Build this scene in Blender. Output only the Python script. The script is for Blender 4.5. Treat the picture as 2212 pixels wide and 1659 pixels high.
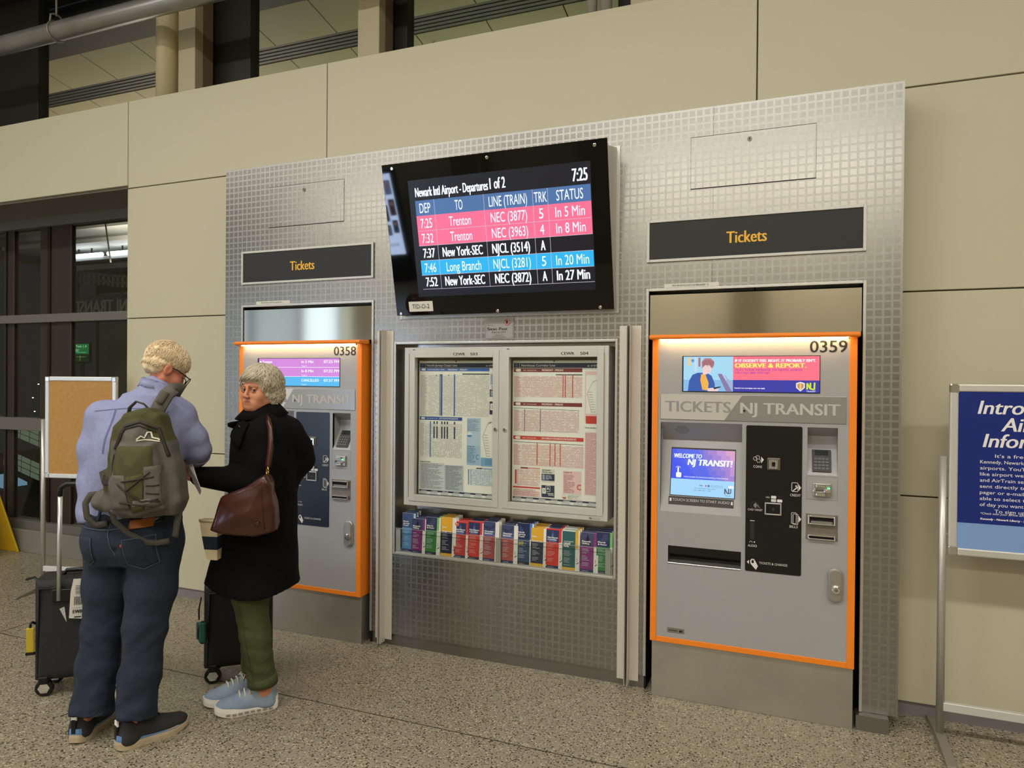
import bpy, bmesh, math, random
import numpy as np
from mathutils import Vector, Matrix
from mathutils.bvhtree import BVHTree

# ------------------------------------------------------------------ clear
for o in list(bpy.data.objects):
    bpy.data.objects.remove(o)
scene = bpy.context.scene
COL = scene.collection
R = random.Random(7)

# ------------------------------------------------------------------ camera
YAW, PITCH, ROLL = 0.37757, -0.00588, 0.008255
_f = Vector((-math.sin(YAW) * math.cos(PITCH), math.cos(YAW) * math.cos(PITCH), math.sin(PITCH)))
_r = Vector((math.cos(YAW), math.sin(YAW), 0))
_u = _r.cross(_f)
_r2 = _r * math.cos(ROLL) + _u * math.sin(ROLL)
_u2 = _u * math.cos(ROLL) - _r * math.sin(ROLL)
cam = bpy.data.objects.new('camera', bpy.data.cameras.new('camera'))
COL.objects.link(cam)
cam.data.sensor_width = 36.0
cam.data.lens = 1496.2 / 2212 * 36.0
cam.data.clip_start = 0.05
cam.data.clip_end = 200
_m = Matrix((_r2, _u2, -_f)).transposed().to_4x4()
cam.matrix_world = Matrix.Translation((3.489, -3.595, 1.6)) @ _m
scene.camera = cam

# ------------------------------------------------------------------ world (night outside) and exposure
world = bpy.data.worlds.new('night')
scene.world = world
world.use_nodes = True
bg = world.node_tree.nodes['Background']
bg.inputs[0].default_value = (0.010, 0.012, 0.016, 1)
bg.inputs[1].default_value = 1.0
scene.view_settings.view_transform = 'Standard'
scene.view_settings.look = 'None'
scene.view_settings.exposure = 0.0
scene.view_settings.gamma = 1.0
scene.view_settings.use_curve_mapping = False

# ------------------------------------------------------------------ room lights (under the ceiling luminaires built further down)
LIGHTS = [  # x, y, z, length x, width y, power
    (1.2, -3.4, 5.15, 7.0, 0.35, 230), (-4.4, -3.4, 5.15, 3.0, 0.35, 85), (7.6, -3.4, 5.15, 3.0, 0.35, 130),
    (3.2, -8.4, 5.15, 6.0, 0.50, 260), (-3.8, -8.4, 5.15, 4.0, 0.50, 170),
]
for (lx, ly, lz, ll, lw, lp) in LIGHTS:
    ld = bpy.data.lights.new('ceiling_lamp', 'AREA')
    ld.shape = 'RECTANGLE'; ld.size = ll; ld.size_y = lw
    ld.energy = lp; ld.color = (1.0, 0.96, 0.89)
    lo = bpy.data.objects.new('ceiling_lamp', ld)
    lo.location = (lx, ly, lz)
    COL.objects.link(lo)

# ------------------------------------------------------------------ materials
def lin(c):
    if isinstance(c, str):
        c = [int(c[i:i + 2], 16) / 255 for i in (0, 2, 4)]
    return tuple((v / 12.92 if v <= 0.04045 else ((v + 0.055) / 1.055) ** 2.4) for v in c)
MATS = {}
def M(name, col='808080', rough=0.5, metal=0.0, emit=None, es=1.0, alpha=1.0, trans=0.0, ior=1.45,
      noise=None, bump=None, coat=0.0, sheen=0.0, spec=None, vary=None):
    """noise=(scale, amount, colour2) mixes a second tone; bump=(scale, strength, detail)"""
    if name in MATS:
        return MATS[name]
    m = bpy.data.materials.new(name); m.use_nodes = True
    nt = m.node_tree; b = nt.nodes['Principled BSDF']
    L = nt.links
    b.inputs['Base Color'].default_value = (*lin(col), 1)
    b.inputs['Roughness'].default_value = rough
    b.inputs['Metallic'].default_value = metal
    b.inputs['IOR'].default_value = ior
    if trans: b.inputs['Transmission Weight'].default_value = trans
    if coat: b.inputs['Coat Weight'].default_value = coat; b.inputs['Coat Roughness'].default_value = 0.1
    if sheen: b.inputs['Sheen Weight'].default_value = sheen
    if spec is not None: b.inputs['Specular IOR Level'].default_value = spec
    if alpha < 1: b.inputs['Alpha'].default_value = alpha
    if emit:
        b.inputs['Emission Color'].default_value = (*lin(emit), 1)
        b.inputs['Emission Strength'].default_value = es
    if noise or bump:
        tc = nt.nodes.new('ShaderNodeTexCoord')
    if noise:
        n = nt.nodes.new('ShaderNodeTexNoise'); n.inputs['Scale'].default_value = noise[0]
        n.inputs['Detail'].default_value = 5
        L.new(tc.outputs['Object'], n.inputs['Vector'])
        r = nt.nodes.new('ShaderNodeValToRGB')
        r.color_ramp.elements[0].position = 0.5 - noise[1] / 2; r.color_ramp.elements[1].position = 0.5 + noise[1] / 2
        r.color_ramp.elements[0].color = (*lin(col), 1); r.color_ramp.elements[1].color = (*lin(noise[2]), 1)
        L.new(n.outputs['Fac'], r.inputs['Fac']); L.new(r.outputs['Color'], b.inputs['Base Color'])
    if bump:
        n2 = nt.nodes.new('ShaderNodeTexNoise'); n2.inputs['Scale'].default_value = bump[0]
        n2.inputs['Detail'].default_value = bump[2] if len(bump) > 2 else 4
        if len(bump) > 3:
            mp = nt.nodes.new('ShaderNodeMapping'); mp.inputs['Scale'].default_value = bump[3]
            L.new(tc.outputs['Object'], mp.inputs['Vector']); L.new(mp.outputs['Vector'], n2.inputs['Vector'])
        else:
            L.new(tc.outputs['Object'], n2.inputs['Vector'])
        bp = nt.nodes.new('ShaderNodeBump'); bp.inputs['Strength'].default_value = bump[1]
        bp.inputs['Distance'].default_value = 0.01
        L.new(n2.outputs['Fac'], bp.inputs['Height']); L.new(bp.outputs['Normal'], b.inputs['Normal'])
    MATS[name] = m
    return m
def E(col, s=1.0):
    """screen pixel colour (gives off light)"""
    n = 'screen_%s_%.2f' % (col, s)
    return M(n, '050505', 0.35, emit=col, es=s)
def ink(col, rough=0.6):
    return M('ink_%s_%.2f' % (col, rough), col, rough)

def steel_pattern():
    m = bpy.data.materials.new('etched_steel'); m.use_nodes = True
    nt = m.node_tree; L = nt.links; b = nt.nodes['Principled BSDF']
    tc = nt.nodes.new('ShaderNodeTexCoord'); sx = nt.nodes.new('ShaderNodeSeparateXYZ')
    L.new(tc.outputs['Object'], sx.inputs[0])
    def stripe(sock, off):
        a = nt.nodes.new('ShaderNodeMath'); a.operation = 'MULTIPLY_ADD'
        a.inputs[1].default_value = 1 / 0.03683; a.inputs[2].default_value = off; L.new(sock, a.inputs[0])
        f = nt.nodes.new('ShaderNodeMath'); f.operation = 'FRACT'; L.new(a.outputs[0], f.inputs[0])
        g = nt.nodes.new('ShaderNodeMath'); g.operation = 'GREATER_THAN'; g.inputs[1].default_value = 0.27
        L.new(f.outputs[0], g.inputs[0]); return g.outputs[0]
    mu = nt.nodes.new('ShaderNodeMath'); mu.operation = 'MULTIPLY'
    L.new(stripe(sx.outputs[0], 0.3), mu.inputs[0]); L.new(stripe(sx.outputs[2], 0.45), mu.inputs[1])
    mp = nt.nodes.new('ShaderNodeMapping'); mp.inputs['Scale'].default_value = (2.2, 1, 90)
    L.new(tc.outputs['Object'], mp.inputs['Vector'])
    n = nt.nodes.new('ShaderNodeTexNoise'); n.inputs['Scale'].default_value = 9; n.inputs['Detail'].default_value = 6
    L.new(mp.outputs[0], n.inputs['Vector'])
    cl = nt.nodes.new('ShaderNodeTexNoise'); cl.inputs['Scale'].default_value = 1.7; cl.inputs['Detail'].default_value = 4
    L.new(tc.outputs['Object'], cl.inputs['Vector'])
    mr = nt.nodes.new('ShaderNodeMapRange'); mr.inputs[3].default_value = 0.34; mr.inputs[4].default_value = 0.24
    L.new(mu.outputs[0], mr.inputs[0])
    ad = nt.nodes.new('ShaderNodeMath'); ad.operation = 'MULTIPLY_ADD'; ad.inputs[1].default_value = 0.05
    L.new(cl.outputs[0], ad.inputs[0]); L.new(mr.outputs[0], ad.inputs[2]); L.new(ad.outputs[0], b.inputs['Roughness'])
    mix = nt.nodes.new('ShaderNodeMix'); mix.data_type = 'RGBA'
    mix.inputs[6].default_value = (*lin('9f9e9a'), 1); mix.inputs[7].default_value = (*lin('969592'), 1)
    L.new(mu.outputs[0], mix.inputs[0]); L.new(mix.outputs[2], b.inputs['Base Color'])
    bp = nt.nodes.new('ShaderNodeBump'); bp.inputs['Strength'].default_value = 0.0; bp.inputs['Distance'].default_value = 0.01
    L.new(n.outputs[0], bp.inputs['Height']); L.new(bp.outputs[0], b.inputs['Normal'])
    b.inputs['Metallic'].default_value = 0.93
    MATS['etched'] = m
    return m
def terrazzo():
    m = bpy.data.materials.new('terrazzo'); m.use_nodes = True
    nt = m.node_tree; L = nt.links; b = nt.nodes['Principled BSDF']
    tc = nt.nodes.new('ShaderNodeTexCoord')
    def chips(scale, rnd_lo, rnd_hi, seed):
        mp = nt.nodes.new('ShaderNodeMapping'); mp.inputs['Location'].default_value = (seed, seed * 2, 0)
        wn = nt.nodes.new('ShaderNodeTexNoise'); wn.inputs['Scale'].default_value = scale * 1.3
        L.new(tc.outputs['Object'], wn.inputs['Vector'])
        wm = nt.nodes.new('ShaderNodeVectorMath'); wm.operation = 'MULTIPLY_ADD'
        wm.inputs[1].default_value = (0.6 / scale,) * 3
        L.new(wn.outputs['Color'], wm.inputs[0]); L.new(tc.outputs['Object'], wm.inputs[2])
        L.new(wm.outputs[0], mp.inputs['Vector'])
        v = nt.nodes.new('ShaderNodeTexVoronoi'); v.inputs['Scale'].default_value = scale
        L.new(mp.outputs[0], v.inputs['Vector'])
        s = nt.nodes.new('ShaderNodeSeparateColor'); L.new(v.outputs['Color'], s.inputs[0])
        d = nt.nodes.new('ShaderNodeMath'); d.operation = 'LESS_THAN'; d.inputs[1].default_value = rnd_hi
        L.new(s.outputs[0], d.inputs[0])
        e = nt.nodes.new('ShaderNodeMath'); e.operation = 'LESS_THAN'; e.inputs[1].default_value = 0.42
        L.new(v.outputs['Distance'], e.inputs[0])
        k = nt.nodes.new('ShaderNodeMath'); k.operation = 'MULTIPLY'; L.new(d.outputs[0], k.inputs[0]); L.new(e.outputs[0], k.inputs[1])
        return k.outputs[0]
    prev = None
    base = nt.nodes.new('ShaderNodeValToRGB')
    base.color_ramp.elements[0].color = (*lin('7d7562'), 1); base.color_ramp.elements[1].color = (*lin('9d957f'), 1)
    n = nt.nodes.new('ShaderNodeTexNoise'); n.inputs['Scale'].default_value = 55; n.inputs['Detail'].default_value = 6
    L.new(tc.outputs['Object'], n.inputs['Vector']); L.new(n.outputs[0], base.inputs[0])
    prev = base.outputs[0]
    for (sc, hi, colr, seed) in ((90, 0.28, 'b3ab94', 3.1), (100, 0.26, '6b6452', 9.4), (82, 0.18, '3d372e', 1.7), (125, 0.20, '2d2822', 5.2)):
        mix = nt.nodes.new('ShaderNodeMix'); mix.data_type = 'RGBA'
        L.new(chips(sc, 0, hi, seed), mix.inputs[0]); L.new(prev, mix.inputs[6]); mix.inputs[7].default_value = (*lin(colr), 1)
        prev = mix.outputs[2]
    L.new(prev, b.inputs['Base Color'])
    b.inputs['Roughness'].default_value = 0.36
    b.inputs['Specular IOR Level'].default_value = 0.45
    MATS['terrazzo'] = m
    return m
steel_pattern(); terrazzo()
WALL = M('wall_enamel', 'bab49b', 0.45, noise=(0.8, 0.9, 'bfb9a1'), spec=0.35)
STEEL = M('brushed_steel', 'bdbab2', 0.24, 0.95, noise=(1.6, 0.8, 'a9a69e'), bump=(7, 0.05, 6, (1, 1, 80)))
STEELR = M('scuffed_steel', 'c2beb4', 0.42, 0.85, noise=(3.5, 0.7, 'a9a59b'), bump=(7, 0.05, 6, (60, 1, 1)))
ALU = M('satin_aluminium', 'c3c3bf', 0.38, 0.75)
ALUW = M('pale_aluminium', 'c4c4bf', 0.45, 0.25)
CHROME = M('chrome', 'dcdcdc', 0.12, 1.0)
BLACK = M('black_plastic', '0d0d0f', 0.35)
DARK = M('void_black', '060606', 0.7)
GREY = M('machine_grey', 'a5a5a6', 0.42, 0.15, noise=(1.2, 0.8, '9f9f9f'))
ORANGE = M('machine_orange', 'f08420', 0.42)
WHITE = M('white_paint', 'e6e4de', 0.5)
def thin_glass(name, tint='ffffff', ior=1.45):
    m = bpy.data.materials.new(name); m.use_nodes = True; nt = m.node_tree; nt.nodes.remove(nt.nodes['Principled BSDF'])
    t_ = nt.nodes.new('ShaderNodeBsdfTransparent'); t_.inputs[0].default_value = (*lin(tint), 1); g_ = nt.nodes.new('ShaderNodeBsdfGlossy'); g_.inputs['Roughness'].default_value = 0.02
    w_ = nt.nodes.new('ShaderNodeLayerWeight'); w_.inputs[0].default_value = .5; p_ = nt.nodes.new('ShaderNodeMath'); p_.operation = 'POWER'; p_.inputs[1].default_value = 5
    f_ = nt.nodes.new('ShaderNodeMath'); f_.operation = 'MULTIPLY_ADD'; r0 = ((ior - 1) / (ior + 1)) ** 2; f_.inputs[1].default_value = 1 - r0; f_.inputs[2].default_value = r0
    nt.links.new(w_.outputs['Facing'], p_.inputs[0]); nt.links.new(p_.outputs[0], f_.inputs[0]); x_ = nt.nodes.new('ShaderNodeMixShader')
    nt.links.new(f_.outputs[0], x_.inputs[0]); nt.links.new(t_.outputs[0], x_.inputs[1]); nt.links.new(g_.outputs[0], x_.inputs[2]); nt.links.new(x_.outputs[0], nt.nodes['Material Output'].inputs[0])
    MATS[name] = m; return m
GLASS = thin_glass('clear_glass', 'fafcfa')
MULL = M('bronze_mullion', '3a352e', 0.4, 0.5)
MULLG = M('grey_mullion', '76756f', 0.45, 0.3)

# ------------------------------------------------------------------ mesh building
class MB:
    def __init__(s):
        s.v = []; s.f = []; s.mi = []; s.mats = []
    def mat(s, m):
        if m is None: return 0
        if m not in s.mats: s.mats.append(m)
        return s.mats.index(m)
    def add(s, vs, fs, m=None):
        o = len(s.v); s.v += [tuple(v) for v in vs]; k = s.mat(m)
        for f in fs: s.f.append([i + o for i in f]); s.mi.append(k)
        return s
    def box(s, x0, x1, y0, y1, z0, z1, m=None):
        vs = [(x, y, z) for x in (x0, x1) for y in (y0, y1) for z in (z0, z1)]
        return s.add(vs, [(0, 1, 3, 2), (4, 6, 7, 5), (0, 4, 5, 1), (2, 3, 7, 6), (0, 2, 6, 4), (1, 5, 7, 3)], m)
    def obox(s, c, ax, ay, az, m=None):
        """oriented box: centre and three half axes"""
        c, ax, ay, az = map(Vector, (c, ax, ay, az))
        vs = [c + ax * i + ay * j + az * k for i in (-1, 1) for j in (-1, 1) for k in (-1, 1)]
        return s.add(vs, [(0, 1, 3, 2), (4, 6, 7, 5), (0, 4, 5, 1), (2, 3, 7, 6), (0, 2, 6, 4), (1, 5, 7, 3)], m)
    def prism(s, pts, d, m=None):
        """closed polygon (3D points) extruded along vector d"""
        pts = [Vector(p) for p in pts]; d = Vector(d); n = len(pts)
        vs = pts + [p + d for p in pts]
        fs = [list(range(n))[::-1], list(range(n, 2 * n))] + [(i, (i + 1) % n, n + (i + 1) % n, n + i) for i in range(n)]
        return s.add(vs, fs, m)
    def tube(s, path, r, n=10, m=None, cap=True, flat=1.0):
        path = [Vector(p) for p in path]; k = len(path)
        rs = r if isinstance(r, (list, tuple)) else [r] * k
        vs = []; ref = Vector((0, 0, 1))
        for i, p in enumerate(path):
            t = (path[min(i + 1, k - 1)] - path[max(i - 1, 0)]).normalized()
            a = t.cross(ref)
            if a.length < 0.05: a = t.cross(Vector((1, 0, 0)))
            a.normalize(); b = a.cross(t)
            if i: 
                a2 = pa - t * pa.dot(t)
                if a2.length > 1e-4: a = a2.normalized(); b = a.cross(t)
            pa = a
            for j in range(n):
                q = 2 * math.pi * j / n
                vs.append(p + a * math.cos(q) * rs[i] + b * math.sin(q) * rs[i] * flat)
        fs = [(i * n + j, i * n + (j + 1) % n, (i + 1) * n + (j + 1) % n, (i + 1) * n + j) for i in range(k - 1) for j in range(n)]
        if cap: fs += [list(range(n))[::-1], list(range((k - 1) * n, k * n))]
        return s.add(vs, fs, m)
    def cyl(s, a, b, r, n=16, m=None):
        return s.tube([a, b], r, n, m)
    def ball(s, c, r, m=None, n=12, k=8):
        c = Vector(c); rx, ry, rz = r if isinstance(r, (tuple, list)) else (r, r, r)
        vs = [c + Vector((0, 0, -rz))]
        for i in range(1, k):
            a = -math.pi / 2 + math.pi * i / k
            for j in range(n):
                q = 2 * math.pi * j / n
                vs.append(c + Vector((rx * math.cos(a) * math.cos(q), ry * math.cos(a) * math.sin(q), rz * math.sin(a))))
        vs.append(c + Vector((0, 0, rz)))
        fs = [(0, 1 + (j + 1) % n, 1 + j) for j in range(n)]
        for i in range(k - 2):
            fs += [(1 + i * n + j, 1 + i * n + (j + 1) % n, 1 + (i + 1) * n + (j + 1) % n, 1 + (i + 1) * n + j) for j in range(n)]
        t = 1 + (k - 1) * n
        fs += [(t, t - n + j, t - n + (j + 1) % n) for j in range(n)]
        return s.add(vs, fs, m)
    def frame(s, x0, x1, z0, z1, w, y0, y1, m=None):
        """rectangular frame in the xz plane, members w wide (w or (l,r,b,t)), mitred as four boxes"""
        l, r, b, t = w if isinstance(w, tuple) else (w,) * 4
        s.box(x0, x0 + l, y0, y1, z0, z1, m); s.box(x1 - r, x1, y0, y1, z0, z1, m)
        s.box(x0 + l, x1 - r, y0, y1, z0, z0 + b, m); s.box(x0 + l, x1 - r, y0, y1, z1 - t, z1, m)
        return s
    def build(s, name, m=None, parent=None, smooth=False, bevel=0.0, seg=2):
        me = bpy.data.meshes.new(name)
        me.from_pydata(s.v, [], s.f)
        mats = list(s.mats) or []
        if m is not None: mats = [m] + [x for x in mats if x is not m] if not s.mats else mats
        for x in mats: me.materials.append(x)
        if s.mats: me.polygons.foreach_set('material_index', s.mi)
        bm = bmesh.new(); bm.from_mesh(me); bmesh.ops.recalc_face_normals(bm, faces=bm.faces[:]); bm.to_mesh(me); bm.free()
        if smooth: me.polygons.foreach_set('use_smooth', [True] * len(me.polygons))
        me.update()
        o = bpy.data.objects.new(name, me); COL.objects.link(o)
        if parent is not None: adopt(o, parent)
        if bevel:
            md = o.modifiers.new('bevel', 'BEVEL'); md.width = bevel; md.segments = seg; md.limit_method = 'ANGLE'
        return o
def adopt(o, parent):
    o.parent = parent
    o.matrix_parent_inverse = WORLD[parent.name].inverted()
    WORLD[o.name] = WORLD[parent.name] if False else Matrix.Identity(4)
WORLD = {}
def tag(o, label, cat, group=None):
    o['label'] = label; o['category'] = cat
    if group: o['group'] = group
    WORLD[o.name] = o.matrix_basis.copy()
    return o
def thing(name, loc, label, cat, group=None):
    o = bpy.data.objects.new(name, None); COL.objects.link(o); o.empty_display_size = 0.05
    o.location = loc
    o['label'] = label; o['category'] = cat
    if group: o['group'] = group
    WORLD[o.name] = Matrix.Translation(loc)
    return o
def struct(o, label=None):
    o['kind'] = 'structure'
    if label: o['label'] = label
    WORLD[o.name] = o.matrix_basis.copy()
    return o
def struct_root(name, loc=(0, 0, 0), label=None):
    o = bpy.data.objects.new(name, None); COL.objects.link(o); o.location = loc
    o['kind'] = 'structure'
    if label: o['label'] = label
    WORLD[o.name] = Matrix.Translation(loc)
    return o

# ------------------------------------------------------------------ lettering and flat print
_tc = {}
def glyphs(s, bold=0.0, shear=0.0):
    k = (s, bold, shear)
    if k in _tc: return _tc[k]
    cu = bpy.data.curves.new('t', 'FONT'); cu.body = s; cu.size = 1.0; cu.offset = bold; cu.shear = shear
    cu.resolution_u = 3; cu.fill_mode = 'FRONT'; cu.dimensions = '2D'
    ob = bpy.data.objects.new('t', cu); COL.objects.link(ob)
    dg = bpy.context.evaluated_depsgraph_get()
    me = bpy.data.meshes.new_from_object(ob.evaluated_get(dg))
    v = np.array([tuple(x.co)[:2] for x in me.vertices]) if len(me.vertices) else np.zeros((0, 2))
    f = [tuple(p.vertices) for p in me.polygons]
    bpy.data.objects.remove(ob); bpy.data.meshes.remove(me); bpy.data.curves.remove(cu)
    _tc[k] = (v, f)
    return v, f
_H = None
class Print:
    """flat printing laid on a plane; layers are stacked by fractions of a millimetre"""
    def __init__(s, origin, ux=(1, 0, 0), uz=(0, 0, 1), lift=0.0004):
        s.o = Vector(origin); s.ux = Vector(ux).normalized(); s.uz = Vector(uz).normalized()
        s.n = s.ux.cross(s.uz).normalized()     # (1,0,0)x(0,0,1) = (0,-1,0): towards the viewer
        s.lift = lift; s.mb = MB()
    def P(s, x, z, l): return s.o + s.ux * x + s.uz * z + s.n * (s.lift * l)
    def poly(s, pts, m, l=1): s.mb.add([s.P(x, z, l) for x, z in pts], [list(range(len(pts)))], m); return s
    def rect(s, x0, z0, x1, z1, m, l=1): return s.poly([(x0, z0), (x1, z0), (x1, z1), (x0, z1)], m, l)
    def line(s, x0, z0, x1, z1, w, m, l=1):
        d = Vector((x1 - x0, z1 - z0)); d = Vector((-d.y, d.x)).normalized() * (w / 2)
        return s.poly([(x0 + d.x, z0 + d.y), (x0 - d.x, z0 - d.y), (x1 - d.x, z1 - d.y), (x1 + d.x, z1 + d.y)], m, l)
    def path(s, pts, w, m, l=1):
        for a, b in zip(pts[:-1], pts[1:]): s.line(*a, *b, w, m, l)
        return s
    def disc(s, x, z, r, m, l=1, n=20, rz=None):
        rz = rz or r
        return s.poly([(x + r * math.cos(2 * math.pi * i / n), z + rz * math.sin(2 * math.pi * i / n)) for i in range(n)], m, l)
    def ring(s, x, z, r, w, m, l=1, n=20, a0=0, a1=2 * math.pi):
        p = [(x + r * math.cos(a0 + (a1 - a0) * i / n), z + r * math.sin(a0 + (a1 - a0) * i / n)) for i in range(n + 1)]
        return s.path(p, w, m, l)
    def rrect(s, x0, z0, x1, z1, r, m, l=1):
        p = []
        for cx, cz, a in ((x1 - r, z1 - r, 0), (x0 + r, z1 - r, 90), (x0 + r, z0 + r, 180), (x1 - r, z0 + r, 270)):
            for i in range(5):
                q = math.radians(a + i * 22.5); p.append((cx + r * math.cos(q), cz + r * math.sin(q)))
        return s.poly(p, m, l)
    def rout(s, x0, z0, x1, z1, r, w, m, l=1):
        p = []
        for cx, cz, a in ((x1 - r, z1 - r, 0), (x0 + r, z1 - r, 90), (x0 + r, z0 + r, 180), (x1 - r, z0 + r, 270)):
            for i in range(5):
                q = math.radians(a + i * 22.5); p.append((cx + r * math.cos(q), cz + r * math.sin(q)))
        return s.path(p + p[:1], w, m, l)
    def text(s, t, x, z, h, m, w=None, l=2, bold=0.0, shear=0.0, align='l'):
        """baseline at z, cap height h, optional total width w"""
        global _H
        if _H is None: _H = glyphs('H')[0][:, 1].max()
        v, f = glyphs(t, 0.0, shear)
        if len(v) == 0: return s
        sc = h / _H; x0, x1 = v[:, 0].min(), v[:, 0].max()
        sx = w / (x1 - x0) if w else sc
        wid = (x1 - x0) * sx
        xo = x - (wid / 2 if align == 'c' else wid if align == 'r' else 0)
        bold = min(bold, .026) * 1.7
        for k in ((-1, 0, 1) if bold else (0,)):
            s.mb.add([s.P(xo + (a - x0) * sx + k * bold * sc, z + b * sc, l + k * .05) for a, b in v], f, m)
        return s
    def build(s, name, parent=None): return s.mb.build(name, None, parent)

# ================================================================== STRUCTURE
# floor slabs
fl = struct_root('floor', label='speckled terrazzo floor')
xs = [-9.0, -1.06, 4.94, 10.0]; ys = [-9.0, -6.77, -3.77, -0.77, 0.70]
for i in range(3):
    for j in range(4):
        g = 0.0045
        MB().box(xs[i] + g, xs[i + 1] - g, ys[j] + g, ys[j + 1] - g, -0.03, 0.0).build('floor_slab', MATS['terrazzo'], fl)
b = MB().box(-9, 10, -9, 0.70, -0.05, -0.0015).build('divider_strip', M('zinc_strip', '453f34', 0.5), fl)
# outside ground beyond the windows
struct(MB().box(-14, 10, 0.8, 14, -0.3, -0.25).build('ground_outside', M('asphalt', '1c1c1d', 0.8, noise=(30, .6, '262626'))))

# back wall: enamelled panels with recessed joints
wb = struct_root('wall_back', (0, 0.2, 0), 'beige enamelled metal panel wall')
JX = [-1.15, 0.657, 3.331, 6.0, 8.7]; JZ = [0.065, 1.058, 2.04, 3.02, 3.675]
g = 0.0035
for i in range(len(JX) - 1):
    for j in range(len(JZ) - 1):
        zt = JZ[j + 1] - (0 if j == 3 else g)
        MB().box(JX[i] + (0 if i == 0 and j < 3 else g), JX[i + 1] - g, 0.2, 0.225, JZ[j] + g, zt).build('wall_panel', WALL, wb, bevel=0.003)
for a, c in ((-3.9, -1.15), (-9.0, -3.9)):
    MB().box(a + g, c - g, 0.2, 0.225, 3.045, JZ[4]).build('wall_panel', WALL, wb, bevel=0.003)
bk = MB()
bk.box(-1.14, 9, 0.222, 0.26, 0.05, 3.66); bk.box(-9, -1.14, 0.222, 0.26, 3.06, 3.66)
bk.build('joint_backing', M('joint_sealant', '6e6246', 0.8), wb)
MB().box(-9, 9, 0.21, 0.52, 3.63, 3.668).build('ledge_top', WALL, wb)
# jamb and head of the window opening
jm = MB(); jm.box(-1.15, -1.13, 0.225, 0.66, 0.0, 3.05); jm.box(-9, -1.13, 0.225, 0.66, 3.03, 3.06)
jm.build('window_reveal', M('reveal_paint', '8a8474', 0.4, 0.3), wb)
struct(MB().box(-1.15, 9.5, 0.213, 0.23, 0.0, 0.068).build('baseboard_back', M('vinyl_base', '7c7476', 0.5), None))
wl = M('hall_wall', 'ab9f80', 0.6)
# the hall round the camera
struct(MB().box(-9.1, -9.0, -9, 0.2, 0, 5.4).build('wall_left', wl)); struct(MB().box(9.5, 9.6, -9, 0.3, 0, 5.4).build('wall_right', wl))
struct(MB().box(-9, 9.5, -9.1, -9.0, 0, 5.4).build('wall_front', M('hall_wall_far', 'd9d1b8', 0.6)))
cl = struct_root('ceiling', (0, 0, 5.3), 'pale panelled ceiling of the hall')
for i in range(8):
    for j in range(5):
        MB().box(-9 + i * 2.32 + .01, -9 + (i + 1) * 2.32 - .01, -9 + j * 1.8 + .01, -9 + (j + 1) * 1.8 - .01, 5.30, 5.33).build('ceiling_panel', M('ceiling_paint', 'b8b098', 0.7), cl)
for (lx, ly, lz, ll, lw, lp) in LIGHTS:
    t = thing('ceiling_light', (lx, ly, 5.3), 'long linear ceiling luminaire at x %.0f, row %s' % (lx, 'near' if ly > -5 else 'far'), 'light', 'ceiling luminaires over the hall')
    t['label'] = {1.2: 'longest linear luminaire on the ceiling above the ticket hall', -4.4: 'short linear luminaire on the ceiling towards the windows', 7.6: 'short linear luminaire on the ceiling beyond the right poster stand', 3.2: 'wide linear luminaire at the far side of the hall', -3.8: 'wide linear luminaire on the ceiling above the lit billboard'}[lx]
    MB().frame(lx - ll / 2 - .04, lx + ll / 2 + .04, ly - lw / 2 - .04, ly + lw / 2 + .04, 0.03, 0, 0.1)
    h = MB(); a0, a1, b0, b1 = lx - ll / 2 - .03, lx + ll / 2 + .03, ly - lw / 2 - .03, ly + lw / 2 + .03
    h.box(a0, a1, b0, b1, 5.2, 5.3); h.box(a0, a1, b0, b0 + .02, 5.14, 5.2); h.box(a0, a1, b1 - .02, b1, 5.14, 5.2)
    h.box(a0, a0 + .02, b0, b1, 5.14, 5.2); h.box(a1 - .02, a1, b0, b1, 5.14, 5.2)
    h.build('housing', M('fixture_white', 'd8d6d0', 0.5), t)
# ================================================================== STEEL SURROUND
OPEN = [(0.155, 1.147, -1, 2.062), (2.823, 3.815, -1, 2.062), (1.318, 2.648, 0.566, 1.806)]
sur = thing('steel_surround', (1.99, 0.1, 0), 'stainless steel wall surround etched with small squares around both ticket machines', 'wall panel')
def sheet(x0, x1):
    xs = sorted({x0, x1} | {v for o in OPEN for v in o[:2] if x0 < v < x1}); zs = sorted({0.07, 2.978} | {v for o in OPEN for v in o[2:] if 0.07 < v < 2.978})
    mb = MB()
    for a, b in zip(xs[:-1], xs[1:]):
        for c, d in zip(zs[:-1], zs[1:]):
            mx, mz = (a + b) / 2, (c + d) / 2
            if any(o[0] < mx < o[1] and o[2] < mz < o[3] for o in OPEN): continue
            mb.box(a + (0.0006 if a == x0 else 0), b - (0.0006 if b == x1 else 0), 0.0, 0.004, c, d)
    return mb.build('steel_sheet', MATS['etched'], sur)
for a, b in ((0.0, 0.836), (0.836, 1.984), (1.984, 3.137), (3.137, 3.977)): sheet(a, b)
sd = MB()   # returns to the wall, toe kick, dark cavities behind the machines
sd.box(0.0, 0.004, 0.004, 0.199, 0.0, 2.978); sd.box(3.973, 3.977, 0.004, 0.199, 0.07, 2.978); sd.box(0, 3.977, 0.004, 0.199, 2.974, 2.978)
sd.build('side_return', STEELR, sur)
for a in ((0.0, 0.155, 0.012, 0.03, 0, 0.072), (1.147, 2.823, 0.012, 0.03, 0, 0.072), (3.80, 3.935, -0.045, 0.03, 0, 0.069)): MB().box(*a).build('toe_kick', M('toe_steel', '8a8782', .34, .9), sur)
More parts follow.
